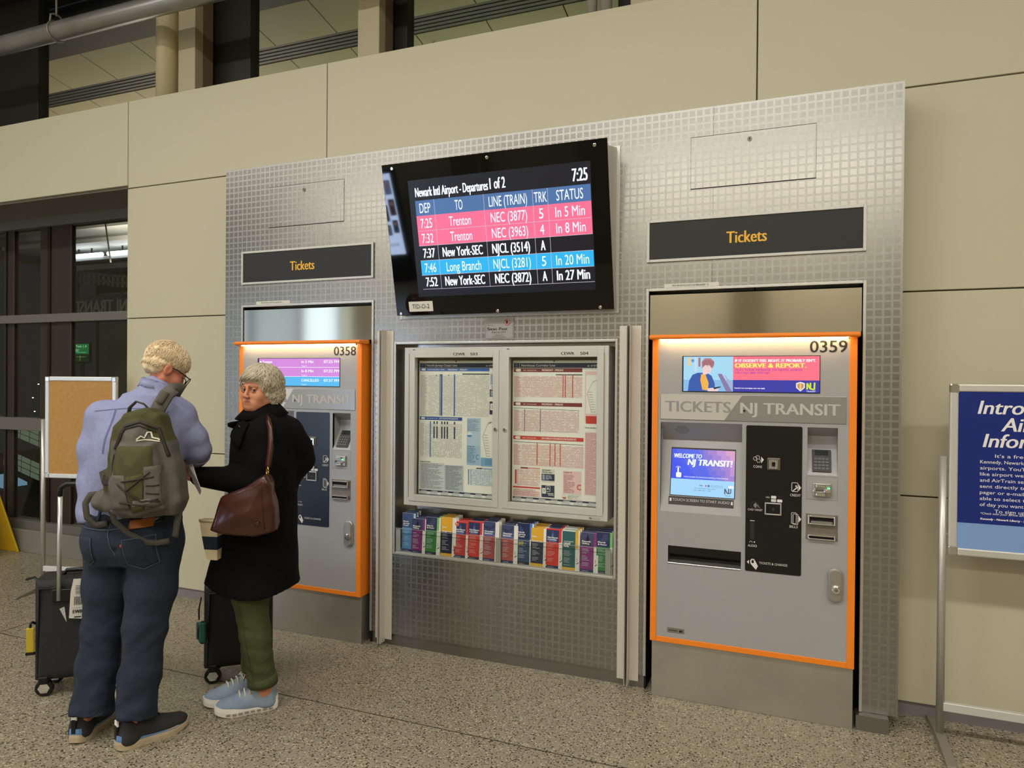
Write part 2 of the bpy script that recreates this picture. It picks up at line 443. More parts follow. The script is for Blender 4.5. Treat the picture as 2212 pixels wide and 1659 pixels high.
for x0, x1 in ((0.155, 1.147), (2.823, 3.815)):
    cav = MB(); cav.box(x0 - .01, x0, 0.004, 0.19, 0, 2.07); cav.box(x1, x1 + .01, 0.004, 0.19, 0, 2.07); cav.box(x0, x1, 0.17, 0.19, 0, 2.07)
    cav.build('machine_cavity', DARK, sur)
rec = MB(); RB = 0.125
rec.box(1.308, 1.318, 0.004, RB, 0.556, 1.816); rec.box(2.648, 2.658, 0.004, RB, 0.556, 1.816)
rec.box(1.318, 2.648, 0.004, RB, 0.556, 0.566); rec.box(1.318, 2.648, 0.004, RB, 1.806, 1.816); rec.box(1.308, 2.658, RB, RB + .01, 0.556, 1.816)
rec.build('display_recess', STEEL, sur)
rt = MB(); rt.frame(1.304, 2.662, 0.552, 1.820, 0.014, -0.006, 0.0)
rt.build('recess_trim', ALU, sur, bevel=0.002)
for x0, x1 in ((0.155, 1.147), (2.823, 3.815)):
    t = MB(); w = 0.014
    t.box(x0 - w, x0, -0.008, 0.0, 1.84, 2.062 + w); t.box(x1, x1 + w, -0.008, 0.0, 0.07, 2.062 + w); t.box(x0, x1, -0.008, 0.0, 2.062, 2.062 + w); t.box(x0 - w, x0, -0.008, 0, .07, 1.84)
    t.build('opening_trim', ALU, sur, bevel=0.002)

# blank stainless header plates above the machines
for x0, lab in ((0.155, 'blank stainless header plate directly below the left Tickets sign'), (2.823, 'blank stainless header plate directly below the right Tickets sign')):
    h = MB(); h.add([(x0 + .004, 0.0, 1.837), (x0 + .988, 0.0, 1.837), (x0 + .988, 0.0, 2.045), (x0 + .004, 0.0, 2.045),
                     (x0 + .004, 0.05, 1.837), (x0 + .988, 0.05, 1.837), (x0 + .988, 0.05, 2.045), (x0 + .004, 0.05, 2.045)],
                    [(0, 1, 2, 3), (4, 7, 6, 5), (0, 4, 5, 1), (3, 2, 6, 7), (0, 3, 7, 4), (1, 5, 6, 2)])
    tag(h.build('header_plate', M('mirror_steel', 'c9c6bd', 0.08, 1.0, noise=(2.5, .8, 'bab7ae')), None, bevel=0.002), lab, 'metal panel', 'stainless header plates')

# access hatches
for x0, lab in ((0.358, 'etched steel access hatch above the left Tickets sign'), (3.028, 'etched steel access hatch above the right Tickets sign')):
    t = thing('access_hatch', (x0 + .29, -0.001, 2.572), lab, 'hatch', 'steel access hatches')
    MB().box(x0, x0 + .58, -0.0022, 0.0022, 2.574, 2.83).build('hatch_door', MATS['etched'], t)
    sh = MB(); sh.frame(x0 - .0015, x0 + .5815, 2.5695, 2.833, 0.005, -0.0008, 0.001); sh.build('shadow_gap', DARK, t)
    lx = x0 + .28
    k = MB().cyl((lx, -.002, 2.793), (lx, -.006, 2.793), 0.0115, 16).build('cam_lock', M('dull_lock', '77736a', .4, .8), t)
    MB().box(lx - .002, lx + .002, -.0068, -.0058, 2.787, 2.799).build('keyhole', DARK, k)

# Tickets signs
for x0, lab in ((0.155, 'dark Tickets sign over the left ticket machine, yellow lettering'), (2.823, 'dark Tickets sign over the right ticket machine, yellow lettering')):
    t = thing('ticket_sign', (x0 + .495, 0, 2.21), lab, 'sign', 'Tickets signs')
    MB().box(x0, x0 + .99, -0.006, -0.001, 2.224, 2.415).build('sign_panel', M('sign_charcoal', '1b1b1d', 0.5, noise=(6, .6, '201f21')), t)
    MB().frame(x0 - .013, x0 + 1.003, 2.211, 2.428, 0.014, -0.012, -0.001).build('frame', ALUW, t, bevel=0.002)
    Print((x0, -.0065, 2.224)).text('Tickets', 0.475, 0.063, 0.057, ink('e8b23a'), w=0.186, bold=0.012, align='c').build('lettering', t)

# breaker labels, smoke-free plate
for x0, x1, s, lab in ((0.261, 0.532, 'FED FROM ROOM 210 BREAKER 11', 'narrow white breaker label above the left header plate'), (2.90, 3.17, 'FED FROM ROOM 210 BREAKER 13', 'narrow white breaker label above the right header plate')):
    t = thing('breaker_label', ((x0 + x1) / 2, 0, 2.066), lab, 'label', 'breaker labels')
    MB().box(x0, x1, -0.0015, -0.0002, 2.078, 2.098).build('label_strip', M('label_white', 'd2cec4', .6), t)
    Print((x0, -.0016, 2.078)).text(s, (x1 - x0) * .48, 0.0055, 0.0085, ink('2a2a2a'), w=(x1 - x0) * .66, align='c').build('lettering', t)
t = thing('smoke_free_sign', (1.985, 0, 1.825), 'small grey smoke-free facility plate below the departures monitor', 'sign')
MB().box(1.897, 2.073, -0.004, -0.0005, 1.826, 1.948).build('plate', M('plate_grey', '9a9894', .5, .3), t, bevel=0.0015)
p = Print((1.897, -.0042, 1.826)); bk_ = ink('1d1b1b'); gy = ink('4d4a48')
p.rout(.005, .006, .171, .092, .007, .0016, ink('3a3937')); p.text('THIS IS A', .012, .079, .006, gy, w=.038)
p.text('S', .015, .053, .0165, bk_, w=.014, bold=.03); p.text('MOKE', .031, .053, .0105, bk_, w=.042, bold=.025)
p.text('-', .079, .053, .013, bk_, w=.005, bold=.02); p.text('F', .089, .053, .0165, bk_, w=.012, bold=.03); p.text('REE', .103, .053, .0105, bk_, w=.034, bold=.025)
p.text('F A C I L I T Y', .086, .036, .0095, bk_, w=.082, bold=.02, align='c')
p.text('THANK YOU', .086, .0225, .006, gy, w=.05, align='c'); p.text('FOR NOT SMOKING', .086, .0115, .006, gy, w=.085, align='c')
p.disc(.136, .097, .0165, ink('c9a7a4'), 3); p.rect(.128, .088, .143, .104, ink('191314'), 4); p.rect(.131, .104, .138, .108, ink('191314'), 4)
p.ring(.136, .097, .0158, .0028, ink('a3222c'), 5); p.line(.126, .107, .146, .087, .0026, ink('a3222c'), 5)
p.build('lettering', t)

# ================================================================== DEPARTURES MONITOR
tvx, tvw = 1.356, 1.296
TB = Vector((tvx, -0.056, 1.972)); TU = Vector((0, -0.181, 0.830)).normalized(); TH = 0.8495
TN = Vector((1, 0, 0)).cross(TU)
tv = thing('departures_monitor', (2.0, 0, 1.96), 'large black wall-mounted monitor listing train departures', 'monitor')
def tvp(x, z, d=0): return TB + Vector((1, 0, 0)) * x + TU * z + TN * d
h = MB(); xr = tvx + tvw
for xa, xb in ((tvx + .012, xr - .005),):
    pts = [(xa, 0.0, 1.972), (xa, tvp(0, .012, -.012).y, tvp(0, .012, -.012).z), (xa, tvp(0, TH - .03, -.012).y, tvp(0, TH - .03, -.012).z), (xa, 0.0, 2.83)]
    h.prism(pts, (xb - xa, 0, 0))
h.build('housing', M('tv_steel', 'bcb8ac', 0.38, 0.6), tv, bevel=0.004)
fl_ = MB(); fl_.frame(tvx - .012, xr + .014, 1.955, 2.835, 0.02, -0.008, 0.0); fl_.build('wall_flange', ALU, tv, bevel=.002)
fp = MB(); c = tvp(tvw / 2, TH / 2, -.004); fp.obox(c, (tvw / 2, 0, 0), TN * .006, TU * (TH / 2))
fp.build('front_cover', M('gloss_black_acrylic', '040405', 0.03, spec=0.5), tv, bevel=0.002)
sp = Print(tvp(0, 0, .0028), (1, 0, 0), TU, 0.0005)
nav = E('14141f', .9); blu = E('4e74a8', 1.0); pk = E('ff7398', 1.0); sky = E('2cb8f4', 1.0); wh = E('eef4ff', 1.25); gl = E('d8c8d8', .9); sl = E('161b28', .6)
sp.rect(.158, .105, 1.206, .750, sl, 1); sp.rect(.193, .15, 1.202, .72, nav, 2)
sp.rect(.193, .555, 1.202, .638, blu, 3)
rows = [(.472, .555, pk), (.390, .472, pk), (.308, .390, nav), (.226, .308, sky), (.147, .226, nav)]
for a, b_, m_ in rows: sp.rect(.193, a, 1.202, b_, m_, 3); sp.line(.193, a, 1.202, a, .0022, gl, 5)
for x in (.311, .610, .889, .972): sp.line(x, .147, x, .638, .0022, gl, 5)
sp.text('Newark Intl Airport - Departures', .200, .658, .049, wh, w=.44, bold=.012, l=6); sp.text('1 of 2', .652, .661, .056, wh, w=.088, bold=.012, l=6)
sp.text('7:25', 1.188, .657, .062, wh, w=.078, bold=.012, align='r', l=6)
for s_, x, w in (('DEP', .252, .068), ('TO', .460, .046), ('LINE (TRAIN)', .748, .218), ('TRK', .932, .070), ('STATUS', 1.090, .143)): sp.text(s_, x, .570, .052, wh, w=w, align='c', l=6)
data = [('7:25', 'Trenton', 'NEC (3877)', '5', 'In 5 Min'), ('7:32', 'Trenton', 'NEC (3963)', '4', 'In 8 Min'), ('7:37', 'New York-SEC', 'NJCL (3514)', 'A', ''), ('7:46', 'Long Branch', 'NJCL (3281)', '5', 'In 20 Min'), ('7:52', 'New York-SEC', 'NEC (3872)', 'A', 'In 27 Min')]
for (a, b_, m_), d in zip(rows, data):
    z = a + .015; hh = .051
    bo = .012 if m_ is nav else 0.0
    sp.text(d[0], .252, z, hh, wh, w=.072, align='c', l=6, bold=bo)
    sp.text(d[1], .460, z, hh, wh, w={'T': .132, 'N': .243, 'L': .212}[d[1][0]], align='c', l=6, bold=bo)
    sp.text(d[2], .748, z, hh, wh, w=.208 if len(d[2]) == 10 else .216, align='c', l=6, bold=bo)
    sp.text(d[3], .931, z, hh, wh, w=.024, align='c', l=6, bold=bo)
    if d[4]: sp.text(d[4], 1.088, z, hh, wh, w=.158 if len(d[4]) == 8 else .178, align='c', l=6, bold=bo)
sp.build('screen', tv)
for (x, z) in ((.066, .824), (.647, .823), (1.232, .821), (1.224, .012), (.643, .010), (.03, .012)):
    MB().cyl(tvp(x, z, .002), tvp(x, z, .007), 0.0095, 14).build('bolt', CHROME, tv, bevel=.002)
lb = MB(); lb.obox(tvp(.165, .050, .003), (.078, 0, 0), TN * .0008, TU * .029); lo_ = lb.build('asset_label', M('label_cream', 'd8d4cb', .6), tv)
Print(tvp(.087, .021, .0040), (1, 0, 0), TU).text('TID-O-2', .078, .017, .025, ink('33302e'), w=.112, align='c').build('lettering', lo_)

# ================================================================== TICKET MACHINES
YF = -0.07
def machine(x0, number, variant, label):
    t = thing('ticket_machine', (x0 + .467, 0.0, 0), label, 'ticket machine', 'ticket machines')
    # base plinth
    MB().box(x0 + .007, x0 + .931, -0.052, 0.15, 0.0, 0.292).build('plinth', STEELR, t, bevel=0.002)
    MB().box(x0 + .004, x0 + .929, 0.035, 0.15, 0.292, 1.80).build('body', DARK, t)
    # orange shell: sides, bars, sill and hood
    s = MB()
    s.box(x0, x0 + .031, YF, 0.03, 0.285, 1.815); s.box(x0 + .902, x0 + .934, YF, 0.03, 0.285, 1.815)
    s.box(x0 + .031, x0 + .902, YF, 0.03, 0.285, 0.312)
    s.build('shell', ORANGE, t, bevel=0.002)
    hd = MB(); pr = [(x0 - .010, YF - .034, 1.809), (x0 - .010, YF - .040, 1.815), (x0 - .010, YF - .040, 1.826), (x0 - .010, YF - .034, 1.832), (x0 - .010, 0.0, 1.835), (x0 - .010, 0.0, 1.809)]
    hd.prism(pr, (.954, 0, 0)); ho = hd.build('hood', ORANGE, t, bevel=0.004)
    ls = MB().box(x0 + .04, x0 + .895, YF - .026, YF - .008, 1.8035, 1.8088).build('led_strip', M('led_warm', 'fff0d8', .4, emit='ffd9a0', es=26.0), ho)
    # face built of grey pieces around its recesses
    f0, f1 = YF + .003, YF + .02
    X = lambda a: x0 + a
    HOLES = [(.045, .436, .946, 1.395), (.727, .856, 1.168, 1.390), (.087, .436, .690, .775)]
    xs = sorted({.031, .902} | {v for h_ in HOLES for v in h_[:2]}); zs = sorted({.312, 1.802} | {v for h_ in HOLES for v in h_[2:]})
    fc = MB()
    for a, b_ in zip(xs[:-1], xs[1:]):
        for c_, d_ in zip(zs[:-1], zs[1:]):
            mx, mz = (a + b_) / 2, (c_ + d_) / 2
            if any(h_[0] < mx < h_[1] and h_[2] < mz < h_[3] for h_ in HOLES): continue
            fc.box(X(a), X(b_), f0, f1, c_, d_)
    fc.build('front_panel', GREY, t)
    # screen bay: overhang above, slanted screen bezel
    bay = MB(); d = .085
    bay.add([(X(.045), f0, 1.395), (X(.436), f0, 1.395), (X(.436), f0 + d, 1.30), (X(.045), f0 + d, 1.30)], [(0, 1, 2, 3)])
    bay.add([(X(.045), f0, .946), (X(.045), f0, 1.395), (X(.045), f0 + d, 1.30)], [(0, 1, 2)])
    bay.add([(X(.436), f0, .946), (X(.436), f0, 1.395), (X(.436), f0 + d, 1.30)], [(0, 1, 2)])
    sb = Vector((0, f0, .946)); stp = Vector((0, f0 + d, 1.30)); su = (stp - sb); sh_ = su.length; su.normalize()
    bay.add([(X(.045), f0, .946), (X(.436), f0, .946), (X(.436), f0 + d, 1.30), (X(.045), f0 + d, 1.30)], [(0, 1, 2, 3)])
    bo = bay.build('screen_bay', GREY, t)
    od = Vector((0, d, -.095)).normalized()
    gp = Print((X(.045), f0 - .0002, 1.395), (1, 0, 0), -od)
    for i in range(9):
        for j in range(6):
            if ((i - 4) / 4.4) ** 2 + ((j - 2.5) / 3) ** 2 < 1: gp.disc(.07 + i * .008, -.028 - j * .010, .0022, DARK, 1, 6)
    gp.build('speaker_grille', bo)
    # touch screen on the slanted bezel
    q = Print((X(0), f0 - .0003, .946), (1, 0, 0), su)
    sx0, sx1, sz0, sz1 = .093, .400, .085, .318
    q.rect(sx0 - .004, sz0 - .004, sx1 + .004, sz1 + .008, BLACK, 1)
    cols = ['2b46f0', '3350ee', '4058ea', '5262e8', '6a6ae2', '8474da', 'a07fd6', 'c08fd6', 'd8a0cc']
    n = 14; split = sz0 + .082
    for i in range(n):
        for j in range(6):
            k = min(8, max(0, int((i / n * .85 + (j / 6) * .30 - .06) * 9)))
            q.rect(sx0 + (sx1 - sx0) * i / n, split + (sz1 - split) * j / 6, sx0 + (sx1 - sx0) * (i + 1) / n, split + (sz1 - split) * (j + 1) / 6, E(cols[k], .95), 2)
    q.rect(sx0, sz0, sx1, split, E('9fd4fb', 1.0), 2)
    q.poly([(sx0 + .02, sz1), (sx0 + .13, sz1), (sx0 + .20, split), (sx0 + .13, split)], E('4a63f0', .9), 3)
    w_ = E('e8f2ff', 1.15)
    q.text('WELCOME TO', sx0 + .012, sz1 - .045, .021, w_, w=.135, bold=.02, shear=.2, l=4)
    q.text('NJ TRANSIT!', sx0 + .080, sz1 - .080, .030, w_, w=.215, bold=.028, shear=.15, l=4)
    q.text('TOUCH SCREEN TO START/TOCA PANTALLA PARA EMPEZAR', sx0 + .062, split + .008, .0065, w_, w=.215, l=4, shear=.15)
    q.rrect(sx0 + .024, split + .006, sx0 + .050, split + .032, .006, w_, 4); q.rrect(sx0 + .030, split + .02, sx0 + .037, split + .058, .0034, w_, 4)
    q.ring(sx0 + .0335, split + .05, .012, .002, w_, 4, a0=.3, a1=2.8)
    dk = E('39445c', .7)
    q.text('VISA', sx0 + .14, sz0 + .050, .006, dk, l=4, bold=.02); q.disc(sx0 + .172, sz0 + .053, .004, E('d8503a', .8), 4); q.rect(sx0 + .18, sz0 + .048, sx0 + .19, sz0 + .058, E('3f86c6', .8), 4)
    for k in range(3): q.rout(sx0 + .197 + k * .02, sz0 + .048, sx0 + .211 + k * .02, sz0 + .057, .003, .001, dk, 4)
    q.text('TVM QUESTIONS? Telephone NJ T', sx0 + .115, sz0 + .036, .005, dk, w=.105, l=4); q.text('CALL 1-(800) 300-TV-1-1486', sx0 + .115, sz0 + .026, .005, dk, w=.08, l=4)
    q.path([(sx0 + .263, sz0 + .018), (sx0 + .263, sz0 + .044), (sx0 + .275, sz0 + .022), (sx0 + .281, sz0 + .022), (sx0 + .281, sz0 + .046)], .0055, E('51586c', .7), 4)
    q.path([(sx0 + .281, sz0 + .022), (sx0 + .291, sz0 + .024), (sx0 + .291, sz0 + .048)], .0045, E('51586c', .7), 4)
    q.rrect(sx0 + .279, sz0 + .046, sx0 + .304, sz0 + .060, .003, E('e6eefc', 1.0), 5); q.text('TRANSIT', sx0 + .262, sz0 + .008, .005, dk, w=.03, l=4)
    q.build('touch_screen', bo)
    st = MB(); a = Vector((X(.085), f0, .946)) + su * .030; 
    st.obox(Vector((X(.242), f0, .946)) + su * .057 - su.cross(Vector((1, 0, 0))) * -.0006, (.157, 0, 0), su.cross(Vector((1, 0, 0))) * .0012, su * .021)
    so = st.build('audio_strip', M('strip_charcoal', '3a3937', .5), bo)
    q2 = Print(Vector((X(0), f0, .946)) - Vector((1, 0, 0)).cross(su) * -.0022, (1, 0, 0), su)
    q2.text('TOUCH SCREEN TO START AUDIO', .242, .055, .0125, ink('c8c8c4'), w=.275, align='c', l=1)
    for xx in (.091, .386): q2.rect(xx, .052, xx + .009, .068, ink('d8d8d4'), 1)
    q2.build('lettering', so)
    # keypad bay
    kb = MB(); kd = .075
    kb.add([(X(.727), f0, 1.168), (X(.856), f0, 1.168), (X(.856), f0 + kd, 1.285), (X(.727), f0 + kd, 1.285)], [(0, 1, 2, 3)])
    kb.add([(X(.727), f0 + kd, 1.285), (X(.856), f0 + kd, 1.285), (X(.856), f0 + kd, 1.345), (X(.727), f0 + kd, 1.345)], [(0, 1, 2, 3)])
    kb.add([(X(.727), f0 + kd, 1.345), (X(.856), f0 + kd, 1.345), (X(.856), f0, 1.390), (X(.727), f0, 1.390)], [(0, 1, 2, 3)])
    for xx in (.727, .856): kb.add([(X(xx), f0, 1.168), (X(xx), f0, 1.390), (X(xx), f0 + kd, 1.345), (X(xx), f0 + kd, 1.285)], [(0, 1, 2, 3)])
    ko = kb.build('keypad_bay', GREY, t)
    ku = Vector((0, kd, .117)).normalized(); kn = Vector((1, 0, 0)).cross(ku)
    K = lambda x, z, dd=0: Vector((X(x), f0, 1.168)) + ku * z + kn * dd
    MB().obox(K(.790, .073, .003), (.041, 0, 0), kn * .004, ku * .058).build('keypad', M('keypad_dark', '3c3c3e', .5), ko, bevel=.002)
    kk = MB(); kk.obox(K(.790, .113, .0075), (.029, 0, 0), kn * .001, ku * .013, M('lcd', '1d2323', .2))
    for i in range(4):
        for j in range(4): kk.obox(K(.764 + i * .0165, .030 + j * .0165, .0085), (.0062, 0, 0), kn * .002, ku * .0055, M('keys', '5e5e60' if i < 3 else '77777a', .5))
    kk.build('key_set', None, ko)
    # headline plate
    hp = MB().box(X(.043), X(.890), f0 - .004, f0, 1.409, 1.535).build('header_strip', M('strip_dark_grey', '8f8e8b', .22, .2), t, bevel=.0015)
    q = Print((X(.043), f0 - .0042, 1.409))
    q.poly([(.002, .002), (.309, .002), (.391, .124), (.002, .124)], M('strip_light_grey', 'c6c3bd', .25, .2), 1)
    q.text('TICKETS', .026, .040, .052, ink('8d8c8a'), w=.312, bold=.018, l=2); q.text('NJ TRANSIT', .385, .038, .052, ink('b9b6b0'), w=.435, bold=.018, l=2)
    q.disc(.402, .051, .005, DARK, 4); q.build('lettering', hp)
    # number and upper display
    Print((X(0), f0 - .0004, 0)).text(number, .734, 1.741, .053, ink('161415'), w=.157, bold=.008).build('number', t)
    up = MB().box(X(.149), X(.779), f0 - .002, f0 + .004, 1.548, 1.726).build('upper_display', BLACK, t)
    q = Print((X(.149), f0 - .0022, 1.548)); dw, dh = .630, .178
    if variant == 'ad':
        q.rect(.006, .004, .242, dh - .003, E('a9def8', .95), 1)
        q.rect(.006, .004, .242, .06, E('8fc6f2', .9), 2); q.poly([(.17, .09), (.19, .09), (.238, .005), (.21, .005)], E('9a86b8', .8), 3)
        q.poly([(.200, .085), (.205, .085), (.242, .035), (.242, .015)], E('c9b8dc', .8), 3); q.rect(.025, .13, .045, .17, E('e8d8b0', .9), 3); q.disc(.05, .155, .008, E('5aa8e8', .8), 3); q.rect(.06, .10, .07, .172, E('d8e4f0', .9), 3); q.rect(.078, .125, .088, .17, E('c87888', .8), 3)
        q.poly([(.028, .004), (.034, .055), (.05, .085), (.075, .095), (.118, .096), (.142, .080), (.156, .045), (.158, .02), (.128, .012), (.12, .004)], E('3a63b8', .85), 4)
        q.poly([(.098, .012), (.088, .06), (.092, .088), (.112, .088), (.128, .045), (.124, .008)], E('f2b24e', 1.0), 5)
        q.poly([(.10, .082), (.098, .118), (.106, .135), (.128, .138), (.142, .122), (.140, .100), (.128, .092), (.112, .086)], E('f4d3d4', .95), 5)
        q.poly([(.096, .116), (.094, .148), (.108, .166), (.136, .167), (.154, .15), (.152, .128), (.143, .116), (.13, .134), (.108, .132)], E('c98a96', .8), 6)
        for k in range(9): q.line(.10 + k * .006, .16 - abs(k - 4) * .002, .104 + k * .006, .125 + k % 3 * .004, .002, E('8a4d5c', .7), 7)
        q.poly([(.120, .018), (.15, .022), (.178, .016), (.170, .004), (.128, .004)], E('f0d6da', .95), 6); q.poly([(.150, .022), (.184, .029), (.186, .025), (.155, .014)], E('2a2f40', .5), 7)
        q.rect(.242, .061, .627, dh - .003, E('ff7488', 1.0), 1); q.rect(.242, .004, .627, .061, E('3d3fae', .9), 1)
        q.text("IF IT DOESN'T FEEL RIGHT, IT PROBABLY ISN'T.", .251, .148, .0125, E('fff0f4', 1.2), w=.36, bold=.035, l=3)
        q.text('OBSERVE & REPORT.', .251, .121, .0205, E('f6f26a', 1.1), w=.318, bold=.04, l=3)
        q.text('TEXT YOUR MESSAGE TO NJTPD (65873)', .251, .105, .0095, E('b03fb4', .9), w=.30, bold=.012, l=3); q.text('OR CALL 888-TIPS-NJT', .251, .091, .0095, E('b03fb4', .9), w=.16, bold=.012, l=3)
        q.text('Standard text messaging rates may apply.', .249, .019, .006, E('f0ecf8', 1.1), w=.14, bold=.02, l=3)
        q.poly([(.526, .048), (.545, .054), (.564, .048), (.564, .026), (.545, .009), (.526, .026)], E('f0ece0', 1.0), 3); q.poly([(.531, .043), (.545, .048), (.559, .043), (.558, .027), (.545, .015), (.532, .027)], E('d89a58', .9), 4); q.line(.545, .018, .545, .044, .006, E('f4e0a0', .9), 5)
        g_ = E('d4e83a', 1.0)
        q.path([(.574, .018), (.574, .048), (.588, .020), (.588, .050)], .007, g_, 3); q.path([(.588, .022), (.605, .018), (.606, .051)], .007, g_, 3); q.text('TRANSIT', .571, .0065, .006, wh, w=.04, l=3)
    else:
        pkk = E('d98be0', .95); skk = E('55bdf6', .95)
        q.rect(.012, .121, .627, dh - .003, pkk, 1); q.rect(.012, .063, .627, .119, pkk, 1); q.rect(.012, .004, .627, .061, skk, 1)
        for z_ in (.120, .062): q.line(.012, z_, .627, z_, .002, wh, 2)
        for z_, a_, b_, c_ in ((.146, 'Trenton', 'In 5 Min', '07:25 PM'), (.089, 'Trenton', 'In 8 Min', '07:32 PM'), (.031, 'New York-SEC', 'CANCELLED', '07:37 PM')):
            q.text(a_, .040, z_, .0165, wh, w=.075 if len(a_) < 8 else .14, l=3, bold=.012); q.text(b_, .345, z_, .0165, wh, w=.09 if len(b_) < 9 else .13, l=3, bold=.008)
            q.text(c_, .512, z_, .0165, wh, w=.112, l=3, bold=.008); q.text('Track 1', .345, z_ - .022, .008, wh, w=.04, l=3)
        q.disc(.025, .150, .009, wh, 3); q.rect(.016, .145, .034, .15, pkk, 4)
    q.build('screen_image', up)
    # black instruction panel
    bp_ = Print((X(0), f0 - .0004, 0)); bp_.rrect(.455, .688, .705, 1.391, .008, BLACK, 0)
    mb = MB(); pp = []
    for cx, cz, a in ((.697, 1.383, 0), (.463, 1.383, 90), (.463, .696, 180), (.697, .696, 270)):
        for i in range(5):
            q_ = math.radians(a + i * 22.5); pp.append((X(cx + .008 * math.cos(q_)), f0, cz + .008 * math.sin(q_)))
    ip = mb.prism(pp, (0, -.0025, 0)).build('instruction_panel', M('panel_black' if variant == 'ad' else 'panel_navy', '101011' if variant == 'ad' else '1b2333', 0.28), t)
    q = Print((X(0), f0 - .0026, 0)); lw = ink('d9d7d2')
    for cx, cz in ((.497, 1.232), (.508, 1.238), (.512, 1.222)): q.ring(cx, cz, .0085, .0018, lw, 1, 14)
    q.poly([(.524, 1.242), (.536, 1.228), (.524, 1.210)], lw, 1); q.text('COINS', .508, 1.188, .011, lw, w=.039, align='c', l=1)
    q.rout(.661, 1.085, .688, 1.126, .004, .0022, lw, 1); q.rect(.677, 1.107, .683, 1.114, lw, 1); q.poly([(.663, 1.086), (.668, 1.086), (.688, 1.104), (.684, 1.108)], lw, 1); q.poly([(.691, 1.119), (.702, 1.104), (.691, 1.088)], lw, 1); q.text('CREDIT', .677, 1.062, .011, lw, w=.046, align='c', l=1)
    q.rout(.661, .934, .682, .985, .003, .002, lw, 1); q.rout(.668, .930, .689, .979, .003, .0022, lw, 1); q.poly([(.692, .972), (.704, .956), (.692, .940)], lw, 1); q.text('BILLS', .671, .913, .011, lw, w=.036, align='c', l=1)
    q.ring(.497, 1.006, .018, .0014, ink('4c4c4e'), 1, 20)
    for k in range(3): q.ring(.486, 1.007, .008 + k * .005, .0018, lw, 1, 6, -.7, .7)
    q.poly([(.505, 1.012), (.514, 1.006), (.522, .994), (.512, 1.0)], ink('8c8c8c'), 1); q.text('CARD TARGET', .499, .981, .009, lw, w=.066, align='c', l=1)
    q.ring(.481, .827, .006, .0016, lw, 1, 10, -.2, 3.4); q.disc(.497, .830, .0035, lw, 1, 10); q.text('AUDIO', .488, .806, .011, lw, w=.041, align='c', l=1)
    q.poly([(.473, .741), (.463, .731), (.473, .722)], lw, 1); q.poly([(.478, .738), (.484, .748), (.496, .748), (.504, .735), (.514, .715), (.505, .697), (.490, .713), (.480, .725)], lw, 1); q.rect(.485, .728, .495, .742, BLACK, 2)
    q.text('TICKETS & CHANGE', .519, .727, .0105, lw, w=.126, l=1)
    for j in range(2):
        for k in range(3): q.rrect(.543 + k * .027, 1.029 + j * .016, .566 + k * .027, 1.042 + j * .016, .002, ink(['101011', 'c9c9c7', 'd9d9d6'][(k + j) % 3 if k else 0]), 1)
    q.text('VISA', .546, 1.046, .007, lw, w=.018, l=2)
    q.rect(.477, .843, .496, .925, ink('2b2b2d', .2), 1); q.rect(.476, .930, .497, .934, ink('b9b9b7'), 1)
    q.build('lettering', ip)
    co = MB().box(X(.551), X(.610), f0 - .007, f0, 1.180, 1.239).build('coin_plate', M('coin_bezel', '6f6a63', .4, .6), ip, bevel=.004)
    cc = MB(); cc.frame(X(.561), X(.600), 1.187, 1.231, .012, f0 - .016, f0 - .006, CHROME); cc.box(X(.573), X(.588), f0 - .008, f0 - .005, 1.199, 1.219, DARK); cc.build('coin_slot', None, ip, bevel=.002)
    tp = MB(); tp.frame(X(.542), X(.617), .967, 1.025, .006, f0 - .012, f0 - .002, ALU); tp.box(X(.547), X(.612), f0 - .008, f0 - .003, .972, 1.02, BLACK); to = tp.build('tap_reader', None, ip, bevel=.0015)
    q = Print((X(0), f0 - .0083, 0))
    for k in range(3): q.ring(.574, .993, .003 + k * .003, .0012, ink('6f6f70'), 1, 6, -.7, .7)
    q.build('tap_symbol', to)
    # card reader
    MB().frame(X(.724), X(.858), 1.053, 1.162, .0015, f0 - .0006, f0).build('reader_plate', M('plate_line', '7d7c7a', .4), t)
    cr = MB().box(X(.753), X(.830), f0 - .012, f0, 1.070, 1.132).build('card_reader', M('reader_silver', 'a9a7a3', .3, .7), t, bevel=.004)
    c2 = MB(); c2.box(X(.764), X(.806), f0 - .022, f0 - .010, 1.112, 1.128); c2.box(X(.764), X(.806), f0 - .022, f0 - .010, 1.072, 1.088); c2.box(X(.798), X(.829), f0 - .026, f0 - .010, 1.090, 1.104); c2.box(X(.752), X(.766), f0 - .024, f0 - .010, 1.090, 1.106)
    c2.build('reader_guide', CHROME, cr, bevel=.004)
    MB().box(X(.762), X(.812), f0 - .0135, f0 - .011, 1.098, 1.101).build('card_slot', DARK, cr)
    MB().box(X(.813), X(.824), f0 - .0275, f0 - .0255, 1.109, 1.114).build('status_light', M('green_led', '1d5c2c', .3, emit='4dff78', es=3.0), cr)
    # bill slots
    bl = MB().box(X(.724), X(.860), f0 - .002, f0, .866, .986).build('bill_plate', M('bill_bronze', '7b7269', .42, .4), t, bevel=.001)
    for z0, z1 in ((.938, .981), (.869, .891)):
        b2 = MB(); b2.frame(X(.732), X(.850), z0, z1, .008 if z1 - z0 > .03 else .0065, f0 - .017, f0 - .001, CHROME); b2.box(X(.738), X(.844), f0 - .006, f0 - .001, z0 + .006, z1 - .006, DARK)
        b2.build('bill_slot', None, bl, bevel=.003)
        if z1 - z0 > .03: MB().box(X(.745), X(.837), f0 - .014, f0 - .004, z0 + .009, z0 + .017).build('slot_lip', M('lip_grey', '8c8a86', .4, .4), bl)
    # ticket tray
    tr = MB(); a, b_, c_, d_ = X(.087), X(.436), .690, .775
